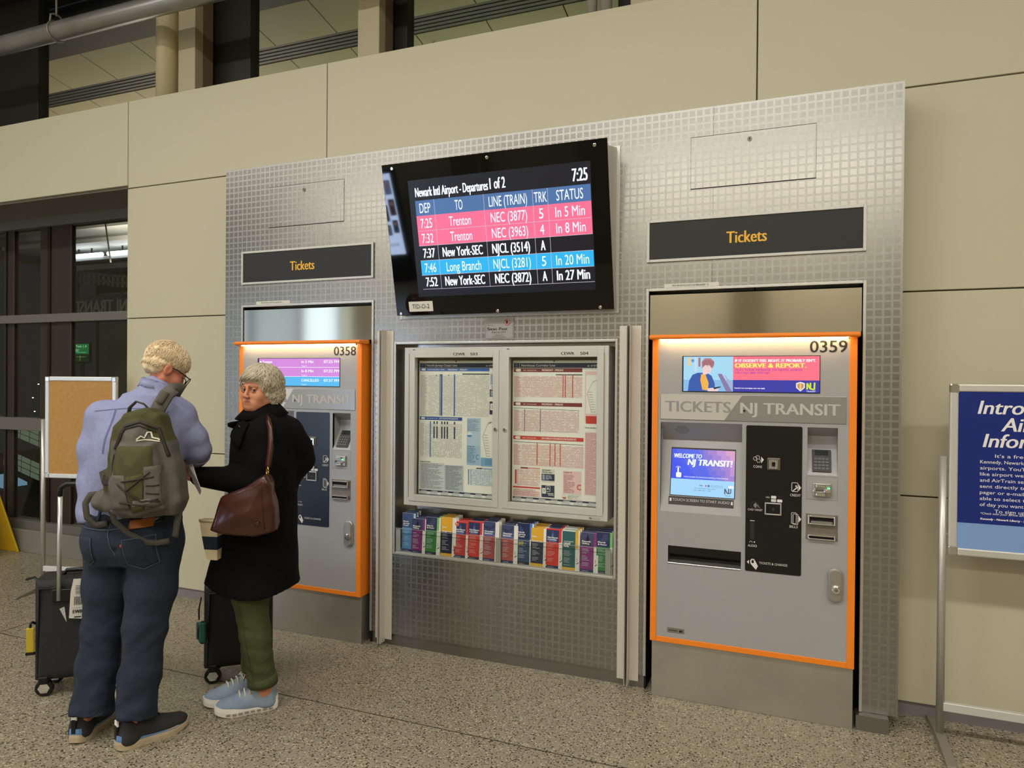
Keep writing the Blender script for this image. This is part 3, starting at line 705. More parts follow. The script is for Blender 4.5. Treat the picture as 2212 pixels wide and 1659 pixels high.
    tr.add([(a, f0, c_), (b_, f0, c_), (b_, f0 + .09, c_ + .02), (a, f0 + .09, c_ + .02)], [(0, 1, 2, 3)], M('tray_steel', 'cbc8c2', .22, .85))
    tr.add([(a, f0 + .09, c_ + .02), (b_, f0 + .09, c_ + .02), (b_, f0 + .09, d_), (a, f0 + .09, d_)], [(0, 1, 2, 3)], BLACK)
    tr.add([(a, f0, d_), (b_, f0, d_), (b_, f0 + .09, d_), (a, f0 + .09, d_)], [(0, 1, 2, 3)], BLACK)
    for xx in (a, b_): tr.add([(xx, f0, c_), (xx, f0, d_), (xx, f0 + .09, d_), (xx, f0 + .09, c_ + .02)], [(0, 1, 2, 3)], M('tray_side', '8f8d89', .3, .6))
    to = tr.build('ticket_tray', None, t)
    MB().box(a, b_, f0 + .010, f0 + .014, .735, .775).build('tray_flap', M('smoked_flap', '0b0b0c', .1), to)
    MB().cyl((a, f0 - .003, c_), (b_, f0 - .003, c_), .003, 8).build('tray_lip', CHROME, to)
    # lock handle
    lk = MB(); pp = []
    for k in range(24):
        an = 2 * math.pi * k / 24; pp.append((X(.851) + .0325 * math.cos(an), f0, (.712 if math.sin(an) > 0 else .618) + .0325 * math.sin(an)))
    lo2 = lk.prism(pp, (0, -.016, 0)).build('lock_handle', M('handle_silver', 'b4b0aa', .3, .7), t, bevel=.006, seg=3)
    pp = [(X(.851) + .025 * math.cos(2 * math.pi * k / 24), f0 - .0162, (.712 if k < 12 else .618) + .025 * math.sin(2 * math.pi * k / 24)) for k in range(24)]
    MB().prism(pp, (0, -.003, 0)).build('lever', M('handle_silver2', 'a8a49e', .34, .7), lo2, bevel=.0015)
    MB().cyl((X(.854), f0 - .018, .647), (X(.854), f0 - .032, .647), .019, 20).build('lock_knob', CHROME, lo2, bevel=.004)
    MB().cyl((X(.854), f0 - .031, .647), (X(.854), f0 - .0335, .647), .008, 12).build('lock_core', M('core', '8b8781', .3, .8), lo2)
    # maker's plate
    pl = MB().box(X(.087), X(.171), f0 - .0012, f0, .338, .362).build('maker_plate', M('maker_metal', '8d887e', .35, .6), t)
    q = Print((X(.087), f0 - .0013, .338)); q.rect(.008, .010, .05, .013, DARK, 1); q.disc(.065, .011, .006, DARK, 1); q.rect(.072, .006, .076, .016, DARK, 1); q.build('lettering', pl)
    return t
m2 = machine(2.855, '0359', 'ad', 'orange-framed ticket machine numbered 0359 showing an observe and report advert')
m1 = machine(0.187, '0358', 'list', 'orange-framed ticket machine numbered 0358 behind the woman in the black coat')
# ================================================================== CABLE CHANNELS beside the recess
for cx, lab in ((1.243, 'pale upright cable channel between the left ticket machine and the timetable cabinet'), (2.728, 'pale upright cable channel between the timetable cabinet and the right ticket machine')):
    t = thing('cable_channel', (cx, -0.01, 0.03), lab, 'channel', 'upright cable channels')
    for s_ in (-1, 1):
        a = MB(); x1 = cx + s_ * .057; xi = cx + s_ * .007; xo = cx + s_ * .0095
        a.box(min(x1, xi), max(x1, xi), -0.004, -0.0005, 0.035, 1.888)
        a.box(min(xi, xo), max(xi, xo), -0.058, -0.0005, 0.02, 1.890)
        a.build('angle_strip', M('channel_pale', 'cdc8bd', .42, .2), t, bevel=.001)
    MB().box(cx - .0065, cx + .0065, -0.006, -0.001, 0.035, 1.888).build('dark_slot', DARK, t)

# ================================================================== TIMETABLE CABINET
cab = thing('timetable_cabinet', (1.996, 0.0, 0.853), 'grey aluminium double-door timetable cabinet with glass fronts', 'notice cabinet')
CF = -0.002
MB().frame(1.377, 2.614, .853, 1.786, (.034, .026, .027, .023), CF, 0.118).build('case_frame', ALUW, cab, bevel=.0015)
MB().box(1.40, 2.60, .108, .118, .86, 1.78).build('back_board', M('cork_brown', '8a6a44', .9, noise=(90, .6, '9c7a50')), cab)
MB().box(1.9855, 2.0095, CF, .03, .88, 1.763).build('centre_stile', ALUW, cab)
for (a, b_, lk, code, num) in ((1.411, 1.985, 1.968, 'CEWR', '503'), (2.010, 2.588, 2.024, 'CEWR', '504')):
    d = MB().frame(a, b_, .880, 1.763, (.036, .037, .037, .036), CF - .004, .030).build('door', ALUW, cab, bevel=.0015)
    MB().box(a + .034, b_ - .035, .004, .008, .915, 1.73).build('glass_pane', GLASS, d)
    MB().cyl((lk, CF - .004, 1.322), (lk, CF - .012, 1.322), .0105, 16).build('lock', CHROME, d, bevel=.002)
    MB().box(lk - .0012, lk + .0012, CF - .0125, CF - .0118, 1.317, 1.327).build('keyhole', DARK, d)
    hx = a - .003 if a < 2 else b_ + .0005
    MB().box(hx, hx + .0025, CF - .005, CF + .002, .90, 1.75).build('hinge', M('hinge_brass', 'a89668', .5, .5), d)
    q = Print((a, CF - .0045, 1.727)); lx = (1.700 if a < 2 else 2.350) - a
    q.rect(lx - .004, .006, lx + .088, .030, M('code_tape', 'c9c6bd', .5), 1); q.rect(lx + .095, .006, lx + .160, .030, M('code_tape', 'c9c6bd', .5), 1)
    q.text(code, lx, .011, .0155, ink('1a1918'), w=.075, l=2, bold=.02); q.text(num, lx + .108, .011, .0155, ink('1a1918'), w=.045, l=2, bold=.02); q.build('code_lettering', d)
    MB().box(a + .02, a + .036, CF - .0008, CF + .001, 1.770, 1.775).build('maker_tab', ink('55534f'), cab)
bt = MB().box(2.512, 2.575, CF - .001, CF, .858, .872).build('maker_label', M('maker_pale', 'a9a69f', .5), cab)
Print((2.512, CF - .0011, .858)).text('Tp', .004, .004, .008, ink('23262e'), bold=.03).build('lettering', bt)
# ---- timetables
PAPER = M('poster_paper', 'f4f1ea', .7)
def fineprint(q, x0, z0, x1, z1, m, n, R_, gap=.45, ind=0):
    h = (z1 - z0) / n
    for i in range(n):
        z = z1 - (i + 1) * h
        w = (x1 - x0) * (R_.uniform(.75, 1.0) if (i + 1) % 5 else R_.uniform(.3, .7))
        x = x0
        while x < x0 + w:
            l_ = min(R_.uniform(.008, .03), x0 + w - x); q.rect(x, z + h * .25, x + l_, z + h * (.25 + gap), m, 4); x += l_ + .003
def table(q, x0, z0, x1, z1, nr, nc, m, R_, mrow=None):
    h = (z1 - z0) / nr; lx = x0 + (x1 - x0) * .12; w = (x1 - lx) / nc
    for i in range(nr):
        z = z1 - (i + 1) * h
        if mrow and i % 2: q.rect(x0, z, x1, z + h, mrow, 1)
        q.rect(x0, z + h * .25, x0 + (lx - x0) * R_.uniform(.5, .95), z + h * .7, m, 2)
        for j in range(nc):
            if R_.random() < .8: q.rect(lx + j * w + w * .12, z + h * .25, lx + j * w + w * .86, z + h * .68, m, 2)
        q.line(x0, z, x1, z, .0005, m, 2)
def mapcurve(q, x0, z0, w, h, m, R_):
    pts = [(x0 + w * .35, z0), (x0 + w * .05, z0 + h * .55), (x0 + w * .4, z0 + h * .88), (x0 + w * .7, z0 + h * .93)]
    q.path(pts, .0016, m, 3)
    for k in range(9):
        a = R_.uniform(.2, 2.9); l_ = w * R_.uniform(.15, .4); q.line(x0 + w * .65, z0 + h * .92, x0 + w * .65 + l_ * math.cos(a), z0 + h * .92 + l_ * .6 * math.sin(a) - .006, .0008, m, 3)
    for k in range(9): q.rect(x0 + w * (.36 - .03 * k), z0 + h * .07 * k + .004, x0 + w * (.62 - .03 * k), z0 + h * .07 * k + .006, m, 3)
def poster(x0, label, kind):
    t = thing('timetable_poster', (x0 + .25, .1, .916), label, 'poster', 'railway timetable posters')
    W_, H_ = .508, .795
    MB().box(x0 - .006, x0 + W_, .060, .0608, .915, .915 + H_).build('sheet', PAPER, t)
    q = Print((x0, .0597, .915), lift=.00025); Rr = random.Random(3 if kind == 'coast' else 8)
    navy = ink('232d55'); wt = ink('f2efe6'); blue = ink('3566bd'); gr = ink('7d7b7c'); lg = ink('c6c4c2')
    q.rect(0, .754, W_, .781, navy, 1); q.text('North Jersey Coast Line' if kind == 'coast' else 'Northeast Corridor Line', .046, .7615, .012, wt, w=.20, bold=.012, l=2); q.text('as of 8/24/25', W_ - .078, .7615, .010, wt, w=.085, bold=.01, l=2)
    q.rect(.008, .757, .024, .778, ink('4a6396'), 2); q.rect(.034, .756, .0355, .779, wt, 2)
    # footer
    q.rect(0, .016, W_, .026, navy, 1)
    for k in range(7): q.rect(.012 + k * .072, .019, .05 + k * .072, .022, wt, 2); q.rect(k * .072, 0, k * .072 + .05, .013, ink('cfd0d6'), 1)
    Z = lambda cy: .915 + H_ - .0 - (cy - 397) / 1238 * .80 - .915 + .0
    if kind == 'coast':
        q.rect(0, .733, .452, .752, blue, 1); q.text('MONDAY - FRIDAY', .187, .7375, .0095, wt, w=.125, bold=.012, l=2); q.poly([(.008, .743), (.014, .737), (.036, .737), (.036, .749), (.014, .749)], wt, 2); q.text('NEWARK/NEW YORK', .05, .7385, .007, wt, w=.115, l=2)
        q.rect(.28, .714, .452, .720, ink('23242c'), 1)
        table(q, .004, .470, .452, .712, 34, 36, lg, Rr)
        q.rect(.131, .470, .140, .716, ink('9a9fa8'), 3); q.rect(.141, .470, .1505, .716, ink('3a63bb'), 3); q.rect(.226, .470, .2335, .716, ink('3a63bb'), 3)
        for x in (.11, .137, .19): q.disc(x, .709, .0035, ink('33343c'), 4)
        q.rect(.458, .655, W_, .722, ink('c3cfe2'), 1); fineprint(q, .462, .658, W_ - .004, .715, ink('8896b4'), 14, Rr)
        q.text('NJ TRANSIT', .466, .644, .006, ink('33343c'), w=.036, bold=.02); q.text('Mobile App', .466, .634, .006, ink('33343c'), w=.036, bold=.02)
        q.rect(.455, .588, W_, .629, navy, 1); q.rrect(.460, .592, .474, .624, .003, ink('9aa8c4'), 2); fineprint(q, .478, .592, W_ - .002, .625, ink('8aa0d0'), 6, Rr)
        q.rect(.455, .485, W_, .560, navy, 1); q.rrect(.459, .51, .487, .548, .004, wt, 2); q.path([(.466, .536), (.480, .536)], .002, navy, 3); q.path([(.478, .533), (.467, .518)], .002, navy, 3); q.path([(.468, .533), (.480, .518)], .002, navy, 3)
        q.text('Language', .475, .499, .006, wt, w=.032, bold=.02); q.text('Services', .48, .490, .006, wt, w=.027, bold=.02)
        q.rect(0, .443, .281, .463, blue if False else ink('2f57a8'), 1); q.text('SAT/SUN/HOLIDAYS', .13, .449, .0095, wt, w=.124, bold=.012, l=2); q.poly([(.008, .453), (.012, .447), (.032, .447), (.038, .453), (.032, .459), (.012, .459)], wt, 2); q.text('NEWARK/NEW YORK', .046, .450, .006, wt, w=.075, l=2)
        table(q, .004, .225, .281, .425, 28, 20, lg, Rr)
        q.rect(.069, .222, .076, .437, ink('4f8ac8'), 3)
        for x in (.093, .113, .145, .163, .181, .228): q.rect(x, .335, x + .008, .405, ink('2a2f42'), 3); q.rect(x, .42, x + .008, .436, ink('2a2f42'), 3)
        q.rect(.312, .188, .40, .462, ink('b9cfe6'), 1); q.rect(.312, .188, .40, .302, ink('a9c6e4'), 2); fineprint(q, .316, .385, .395, .455, ink('7f93b3'), 14, Rr); fineprint(q, .316, .20, .375, .29, ink('6b84ac'), 12, Rr)
        q.disc(.33, .366, .016, ink('e6e9ec'), 3); q.poly([(.314, .362), (.346, .362), (.342, .354), (.33, .35), (.318, .354)], ink('4f8ac8'), 4); q.ring(.384, .236, .012, .006, ink('5f9ad2'), 3, 12, 1.0, 5.2)
        q.text('Contact Us', .316, .294, .0065, ink('33415f'), w=.045, bold=.02, l=4)
        mapcurve(q, .408, .24, .09, .215, gr, Rr); q.rect(.402, .185, W_, .235, ink('7fb0dc'), 1); fineprint(q, .43, .195, W_ - .006, .228, ink('5a86b4'), 6, Rr)
        q.rect(.322, .074, .328, .163, ink('4f8ac8'), 2); q.poly([(.37, .168), (.378, .174), (.418, .174), (.412, .168)], ink('2a2f42'), 2); q.rect(.418, .167, W_, .174, ink('7fb0dc'), 1); table(q, .333, .072, W_ - .004, .166, 13, 11, ink('9db4cf'), Rr, ink('dfe8f0'))
        q.rect(.002, .030, .168, .188, ink('d3d6da'), 1); q.rect(.168, .030, .292, .180, ink('c3c6cc'), 1); q.text('Check the Fine Print', .004, .190, .0075, ink('33343c'), w=.07, bold=.02)
        fineprint(q, .012, .035, .160, .185, ink('8e9096'), 22, Rr); fineprint(q, .176, .035, .286, .178, ink('83868c'), 22, Rr)
    else:
        mar = ink('7f2a33'); red = ink('cf3a33'); pkf = ink('efc9c8'); pkl = ink('d3a2a2'); rl = ink('dba5a2')
        for z0, m_, s_, wd in ((.730, mar, 'MONDAY - FRIDAY', .402), (.540, mar, 'MONDAY - FRIDAY', .402), (.350, red, 'SATURDAY/SUNDAY/HOLIDAYS', .412)):
            q.rect(0, z0, wd, z0 + .021, m_, 1); q.text(s_, .17, z0 + .0055, .0105, wt, w=.125 if m_ is mar else .20, bold=.014, l=2); q.text('NEW YORK/NEWARK', .058, z0 + .0065, .006, wt, w=.08, l=2)
            q.poly([(.010, z0 + .010), (.018, z0 + .003), (.042, z0 + .003), (.042, z0 + .018), (.018, z0 + .018)], wt, 2)
        table(q, .004, .590, .402, .708, 17, 40, rl, Rr, ink('f4dfdc')); q.rect(.25, .713, .402, .718, ink('2a2734'), 2)
        for x in (.290, .303, .345): q.rect(x, .590, x + .005, .716, ink('cf4a3c'), 3)
        table(q, .004, .398, .386, .518, 16, 36, pkl, Rr, ink('f2e2df')); q.line(.004, .527, .386, .520, .002, ink('3a3f62'), 2)
        for x in (.066, .160): q.rect(x, .395, x + .004, .522, ink('6a78a8'), 3)
        table(q, .004, .205, .412, .325, 16, 42, rl, Rr, ink('f4dfdc')); q.line(.004, .336, .412, .332, .0025, ink('3a2734'), 2)
        for x in (.142, .218, .247, .277): q.rect(x, .210, x + .005, .335, ink('cf4a3c'), 3)
        q.rect(.418, .46, W_, .735, pkf, 0); q.rect(.424, .505, W_, .715, PAPER, 1); mapcurve(q, .426, .51, .085, .19, gr, Rr)
        q.rect(.424, .45, W_, .492, red, 1); q.text('Check the Fine Print', .420, .425, .007, ink('33343c'), w=.085, bold=.02)
        q.rect(.420, .060, W_, .405, pkf, 1); fineprint(q, .424, .065, W_ - .004, .40, ink('c99a9a'), 46, Rr)
        q.rect(.012, .098, .022, .178, red, 2); q.rect(.046, .186, .163, .194, ink('e0a09c'), 1); q.rect(.046, .186, .09, .194, mar, 2); table(q, .024, .092, .163, .183, 12, 14, rl, Rr, ink('f4dfdc'))
        q.rect(0, .076, .163, .085, red, 1); q.rect(0, .030, .163, .060, pkf, 1); fineprint(q, .004, .032, .158, .072, ink('c08f8f'), 8, Rr)
        q.rrect(.172, .116, .248, .190, .003, ink('dcd8cf'), 0); q.text('NJ TRANSIT', .176, .180, .007, ink('33343c'), w=.05, bold=.02); q.text('Mobile App', .176, .169, .007, ink('33343c'), w=.055, bold=.02)
        q.rect(.172, .126, .248, .163, navy, 1); q.rrect(.177, .130, .191, .160, .002, ink('9aa8c4'), 2); fineprint(q, .196, .131, .235, .158, ink('c8d0e4'), 5, Rr)
        q.rect(.172, .033, .248, .100, navy, 1); q.rrect(.176, .053, .199, .084, .004, wt, 2); q.rout(.198, .066, .222, .097, .004, .002, wt, 2); q.text('A', .210, .075, .015, wt, w=.014, bold=.02, align='c', l=3)
        q.path([(.181, .074), (.194, .074)], .002, navy, 3); q.path([(.191, .072), (.182, .060)], .002, navy, 3); q.path([(.183, .072), (.193, .060)], .002, navy, 3); q.text('Language', .206, .053, .007, wt, w=.036, bold=.02); q.text('Services', .212, .044, .007, wt, w=.032, bold=.02)
        q.rect(.297, .060, .402, .186, pkf, 1); q.text('Contact Us', .302, .175, .0075, ink('6b3036'), w=.045, bold=.02, l=2); fineprint(q, .302, .066, .365, .168, ink('b98080'), 13, Rr); q.ring(.392, .100, .013, .008, ink('dd6f69'), 2, 12, .9, 5.4)
        q.rout(.290, .028, .402, .058, .005, .0008, ink('bdb8b0'), 1); q.disc(.306, .043, .013, ink('dde2e6'), 2); q.poly([(.293, .041), (.319, .041), (.315, .034), (.306, .030), (.297, .034)], ink('cf5a3c'), 3); fineprint(q, .325, .031, .398, .055, ink('a9a6a2'), 6, Rr)
    q.build('printing', t)
    MB().ball((x0 + .24, .057, .915 + H_ - .004), (.005, .004, .005), ink('b03a34', .3), 10, 6).build('push_pin', None, t, smooth=True)
poster(1.447, 'blue-headed North Jersey Coast Line timetable behind the left cabinet door', 'coast')
poster(2.050, 'red-banded Northeast Corridor Line timetable behind the right cabinet door', 'corridor')

# ================================================================== LEAFLET RACK AND LEAFLETS
rk = thing('leaflet_rack', (1.983, .03, .566), 'clear acrylic leaflet trough below the timetable cabinet', 'leaflet rack')
ACR = thin_glass('clear_acrylic', 'f4f6f4', 1.35)
MB().box(1.322, 2.644, -0.003, 0.0, .568, .710).build('front_panel', ACR, rk)
MB().box(1.322, 2.644, 0.0, 0.095, .5665, .5705).build('trough_floor', M('acrylic_floor', 'b5b3ab', .3), rk)
for x in (1.323, 1.972, 2.603): MB().box(x, x + .03, .001, .004, .572, .705).build('bracket', M('acrylic_edge', 'a6a49d', .4), rk)
for x in (1.318, 1.316): pass
MB().box(1.322, 2.644, -0.0045, -0.0028, .7085, .7115).build('polished_edge', M('acrylic_rim', '8a8f8e', .2), rk)
LEAF = [  # x, top, height offset, header colour, body colour, footer colour, title, art, stack count, name for the label
    (1.352, .798, .010, '3c5078', '5a90c8', '2c3a63', ('North', 'Jersey', 'Coast'), 'sail', 3, 'pale blue North Jersey Coast'),
    (1.420, .772, .0, '33365a', '7c2c6c', '2c3160', ('Pascack', 'Valley'), 'fir', 5, 'leaning purple Pascack Valley'),
    (1.514, .788, .0, '2b3350', '3d7d40', '23284a', ('Morris', '& Essex'), 'horse', 4, 'green Morris and Essex'),
    (1.616, .793, .0, 'd9a62c', '272d45', 'd9a62c', ('Main', 'Bergen Co.'), 'plain', 4, 'gold-topped Bergen County'),
    (1.703, .776, .0, '28335c', 'bc2f31', '23284a', ('Northeast', 'Corridor'), 'dome', 4, 'torn red Northeast Corridor'),
    (1.791, .784, .0, '28335c', 'd0352f', '23284a', ('Northeast', 'Corridor'), 'dome', 4, 'middle red Northeast Corridor'),
    (1.886, .792, .0, '3a4870', 'a4494a', '2c3160', ('Montclair-', 'Boonton'), 'hills', 4, 'dull red Montclair-Boonton, left of the gap'),
    (2.000, .782, .0, '3a4568', 'ad4f4b', '2c3160', ('Montclair-', 'Boonton'), 'hills', 4, 'dull red Montclair-Boonton, right of the gap'),
    (2.093, .798, .010, '1f2a52', '2f4768', '15171c', ('North', 'Jersey', 'Coast'), 'sail', 3, 'navy North Jersey Coast with bright blue side'),
    (2.176, .780, .0, 'd9a62c', '272d45', 'd9a62c', ('Main', 'Bergen Co.'), 'plain', 5, 'second gold-topped Bergen County'),
    (2.265, .785, .0, '28335c', 'd0352f', '23284a', ('Northeast', 'Corridor'), 'dome', 4, 'rightmost red Northeast Corridor'),
    (2.360, .788, .0, '2b5c5f', '2b5c5f', 'd9a62c', ('LIGHT', 'RAIL'), 'plain', 3, 'teal Light Rail'),
    (2.462, .777, .0, '3f4466', '873079', '2c3160', ('Pascack', 'Valley'), 'fir', 4, 'bright purple Pascack Valley'),
    (2.550, .791, .004, '27315a', '3f8546', '23284a', ('Morris', '& Essex'), 'horse', 3, 'rightmost green Morris and Essex'),
]
WIDE = {1.420: .098, 2.462: .094}
for li, (x0, zt, up_, hc, bc, fc_, title, art, cnt, nm) in enumerate(LEAF):
    zb = .5708; cw = .0735; ww = .0245 if li not in (0, 13) else .014
    gold = hc == 'd9a62c'; teal = bc == '2b5c5f'
    for k in range(cnt):
        y0 = .012 + k * (.070 / cnt) + up_; lean = .020 if cnt > 3 else .012
        xx = x0 + k * .0035; z1 = zt + .0035 * k + R.uniform(-.002, .003); y1 = y0 + lean - (.006 if k == 0 else 0)
        hgt = z1 - zb
        pos = ('front' if k == 0 else 'rear' if k == cnt - 1 else 'second' if k == 1 else 'third' if k == 2 else 'fourth')
        t = thing('leaflet', (xx + cw / 2, y0, zb), '%s leaflet, %s of its stack in the trough' % (nm, pos), 'leaflet', 'railway leaflets in the acrylic trough')
        uz = Vector((0, y1 - y0, hgt)).normalized()
        nn = Vector((1, 0, 0)).cross(uz); th = .0035 if k else .006
        c0 = Vector((xx, y0, zb)); H2 = hgt / uz.z
        MB().obox(c0 + Vector((1, 0, 0)) * (cw + ww) / 2 + uz * H2 / 2 - nn * (th / 2), ((cw + ww) / 2, 0, 0), nn * (th / 2), uz * H2 / 2).build('pages', M('leaflet_paper', 'e4e1da', .6), t)
        q = Print(c0, (1, 0, 0), uz, .0003); bd = min(H2 * .655, (.711 - zb) / uz.z); mid = H2 * .655 if not teal else H2
        q.rect(0, 0, cw, .014 if not gold else .016, ink(fc_), 1)
        q.rect(0, .014 if not gold else .016, cw, bd, ink(bc), 1); q.rect(0, bd, cw, H2, ink(hc), 1)
        side = {'b': 'd0352f', '5': '3a78cc'}.get(None)
        wc = ink('eceae4')
        if not gold and not teal and li not in (6, 7):
            q.rect(cw, bd, cw + (ww * .6 if li != 13 else ww), H2, ink({'3d7d40': '7cb86a', '3f8546': '7cb86a', 'bc2f31': 'd0352f', 'd0352f': 'd0352f', '2f4768': '3a78cc', '5a90c8': '5a90c8'}.get(bc, bc)), 1)
        if teal: q.rect(cw, H2 * .55, cw + ww * .7, H2, ink('d9a62c'), 1); q.rect(0, H2 - .008, cw, H2, ink('c9d2ce'), 2)
        if k == 0 and bc == 'd0352f' or bc == 'bc2f31': q.rect(0, H2 - .008, cw + ww, H2, ink('d0352f'), 2)
        q.rect(cw + .004, .008, cw + ww - .004, .016, ink('d9d6cf'), 2)
        q.line(cw + ww * .3, .035, cw + ww * .8, .045, .004, ink('2c2c38'), 2); q.rect(cw + ww * .35, .05, cw + ww * .5, .068, ink('9a9896'), 2)
        if k == 0:
            if art == 'dome':
                m_ = ink('4b628f'); q.poly([(.014, bd), (.06, bd), (.057, bd + .02), (.045, bd + .030), (.029, bd + .030), (.017, bd + .02)], m_, 2); q.rect(.031, bd + .03, .043, bd + .046, m_, 2); q.rect(.035, bd + .046, .039, bd + .060, m_, 2)
            elif art == 'fir':
                m_ = ink('1f2335')
                for j in range(5): q.poly([(.038 - .026 + j * .0045, bd + .004 + j * .010), (.038 + .026 - j * .0045, bd + .004 + j * .010), (.038, bd + .022 + j * .011)], m_, 2)
            elif art == 'sail':
                q.poly([(.012, bd + .026), (.040, bd + .026), (.034, bd + .05), (.014, bd + .078)], ink('33456f' if li == 0 else '31487c'), 2)
            elif art == 'hills':
                q.poly([(0, bd + .05), (.035, bd + .03), (cw, bd + .055), (cw, H2 - .008), (.045, H2 - .03), (0, H2 - .02)], ink('2a3458'), 2); q.poly([(0, bd), (.02, bd + .026), (.05, bd + .026), (cw, bd + .006), (cw, bd)], ink('55699a'), 2)
            elif art == 'horse':
                q.poly([(.01, bd + .03), (.03, bd + .045), (.04, bd + .07), (.055, bd + .072), (.065, bd + .05), (.05, bd + .03)], ink('3a4566'), 2)
            tz = bd + .010
            if teal:
                q.text('HUDSON-BERGEN', .010, H2 * .70, .0042, wc, w=.052, l=3, bold=.02); q.text('LIGHT', .010, H2 * .63, .011, wc, w=.037, l=3, bold=.03); q.text('RAIL', .010, H2 * .57, .011, wc, w=.029, l=3, bold=.03)
            else:
                for j, s_ in enumerate(title[::-1]): q.text(s_, .008, tz - (.012 if gold and j == 0 else 0) + j * .0115, .0082, wc, w=min(.060, .0068 * len(s_)), l=3, bold=.03)
            Rr = random.Random(li)
            lt = ink('c9c4c6' if gold or teal else 'd9a9a4' if bc[0] in 'bd' else 'b5c4d4')
            for j in range(13):
                if j % 5 == 4: continue
                zz = (H2 * .46 if teal else bd - .016) - j * .0074
                if zz > .02: q.rect(.009, zz, .009 + Rr.uniform(.022, .046), zz + .0021, lt, 3)
            q.text('njtransit.com', .012, .004, .0042, wc, w=.032, l=3)
            if li == 8: q.path([(.012, bd - .034), (.012, bd - .016), (.024, bd - .032), (.024, bd - .014)], .005, ink('c8b94a'), 3); q.path([(.024, bd - .030), (.034, bd - .030), (.034, bd - .013)], .005, ink('c8b94a'), 3)
            if li == 4: q.poly([(.0, H2 - .01), (.03, H2 - .012), (.024, H2 - .03), (.004, H2 - .024)], ink('d8604a'), 4); q.line(0, H2 - .02, .02, H2 - .013, .003, ink('e8c89a'), 5)
            if li == 5: q.line(.002, .09, .068, .03, .0022, ink('8f2222'), 4)
        q.build('cover_print', t)

# ================================================================== POSTER STANDS
EAL = M('stand_aluminium', 'bcbab4', .35, .6)
def stand(base, rz, label, front):
    t = thing('poster_stand', base, label, 'poster stand', 'free-standing poster stands')
    Rz = Matrix.Rotation(rz, 4, 'Z'); Tm = Matrix.Translation(base) @ Rz
    parts = []
    def bl(mb, name, m, par=t, **k):
        mb.v = [tuple(Tm @ Vector(v)) for v in mb.v]; return mb.build(name, m, par, **k)
    w = .58; px = w / 2 + .022
    for s_ in (-1, 1):
        bl(MB().tube([(s_ * px, 0, .035), (s_ * px, 0, 1.275)], .0165, 14), 'post', EAL, smooth=True)
        ft = MB(); ft.prism([(s_ * px - .02, -.26, 0.0), (s_ * px - .02, .26, 0.0), (s_ * px - .02, .26, .012), (s_ * px - .02, .03, .036), (s_ * px - .02, -.03, .036), (s_ * px - .02, -.26, .012)], (.04, 0, 0)); bl(ft, 'foot', M('stand_foot', '8f897c', .5, .4), bevel=.004)
        for zz in (.93, 1.22): bl(MB().cyl((s_ * (px - .03), 0, zz), (s_ * px, 0, zz), .006, 8), 'clamp_pin', CHROME)
    bl(MB().box(-px, px, -.012, .012, .135, .175), 'crossbar', M('stand_bar', 'd5d3cd', .4, .4), bevel=.004)
    z0, z1 = .838, 1.598
    fr = bl(MB().frame(-w / 2, w / 2, z0, z1, .034, -.014, .014), 'board_frame', M('frame_silver', 'd2d0ca', .35, .45), bevel=.006)
    for sx in (-1, 1):
        for zc in (z0, z1):
            c = MB(); e = .020 if zc == z0 else -.020
            c.obox((sx * (w / 2 - .018), 0, zc + e), (.0195, 0, 0), (0, .0155, 0), (0, 0, .0215)); bl(c, 'corner_cap', CHROME, bevel=.007)
    bd_ = bl(MB().box(-w / 2 + .03, w / 2 - .03, -.008, .008, z0 + .03, z1 - .03), 'board', M('hardboard', 'b58a4e', .75, noise=(45, .5, 'a87d42')))
    if front:
        ex = Tm.to_3x3() @ Vector((1, 0, 0))
        q = Print(Tm @ Vector((-w / 2 + .032, -.0095, z0 + .032)), ex, (0, 0, 1)); W2 = w - .064; H2 = z1 - z0 - .064
        q.rect(0, .115, W2, H2, ink('172a78', .25), 1); q.rect(0, 0, W2, .115, ink('7d9fd0', .25), 1); wt = ink('e9e7e2')
        q.text('Introducing', .075, H2 - .098, .058, wt, w=.395, bold=.012, shear=.22); q.text('Airport', .162, H2 - .172, .058, wt, w=.26, bold=.012, shear=.22); q.text('Information', .095, H2 - .243, .058, wt, w=.40, bold=.012, shear=.22)
        body = ["It's a free s", 'Kennedy, Newark', "airports. You'll be", 'like airport weath', 'and AirTrain serv', 'sent directly to y', 'pager or e-mail a', 'able to select the', 'of day you want', 'To sign up,']
        for i, s_ in enumerate(body): q.text(s_, .14 if i in (0, 9) else .085, H2 - .288 - i * .0268, .0145, wt, w=.0107 * len(s_))
        q.text('*Check with your airline direc', .088, .158, .0085, wt, w=.17, shear=.2); q.text('Kennedy - Newark Liberty - La', .088, .134, .0085, wt, w=.17, bold=.03, shear=.2)
        q.build('poster', bd_)
    return t
stand((4.455, 0.0, 0), 0.0, 'poster stand with a dark blue airport information poster at the right', True)
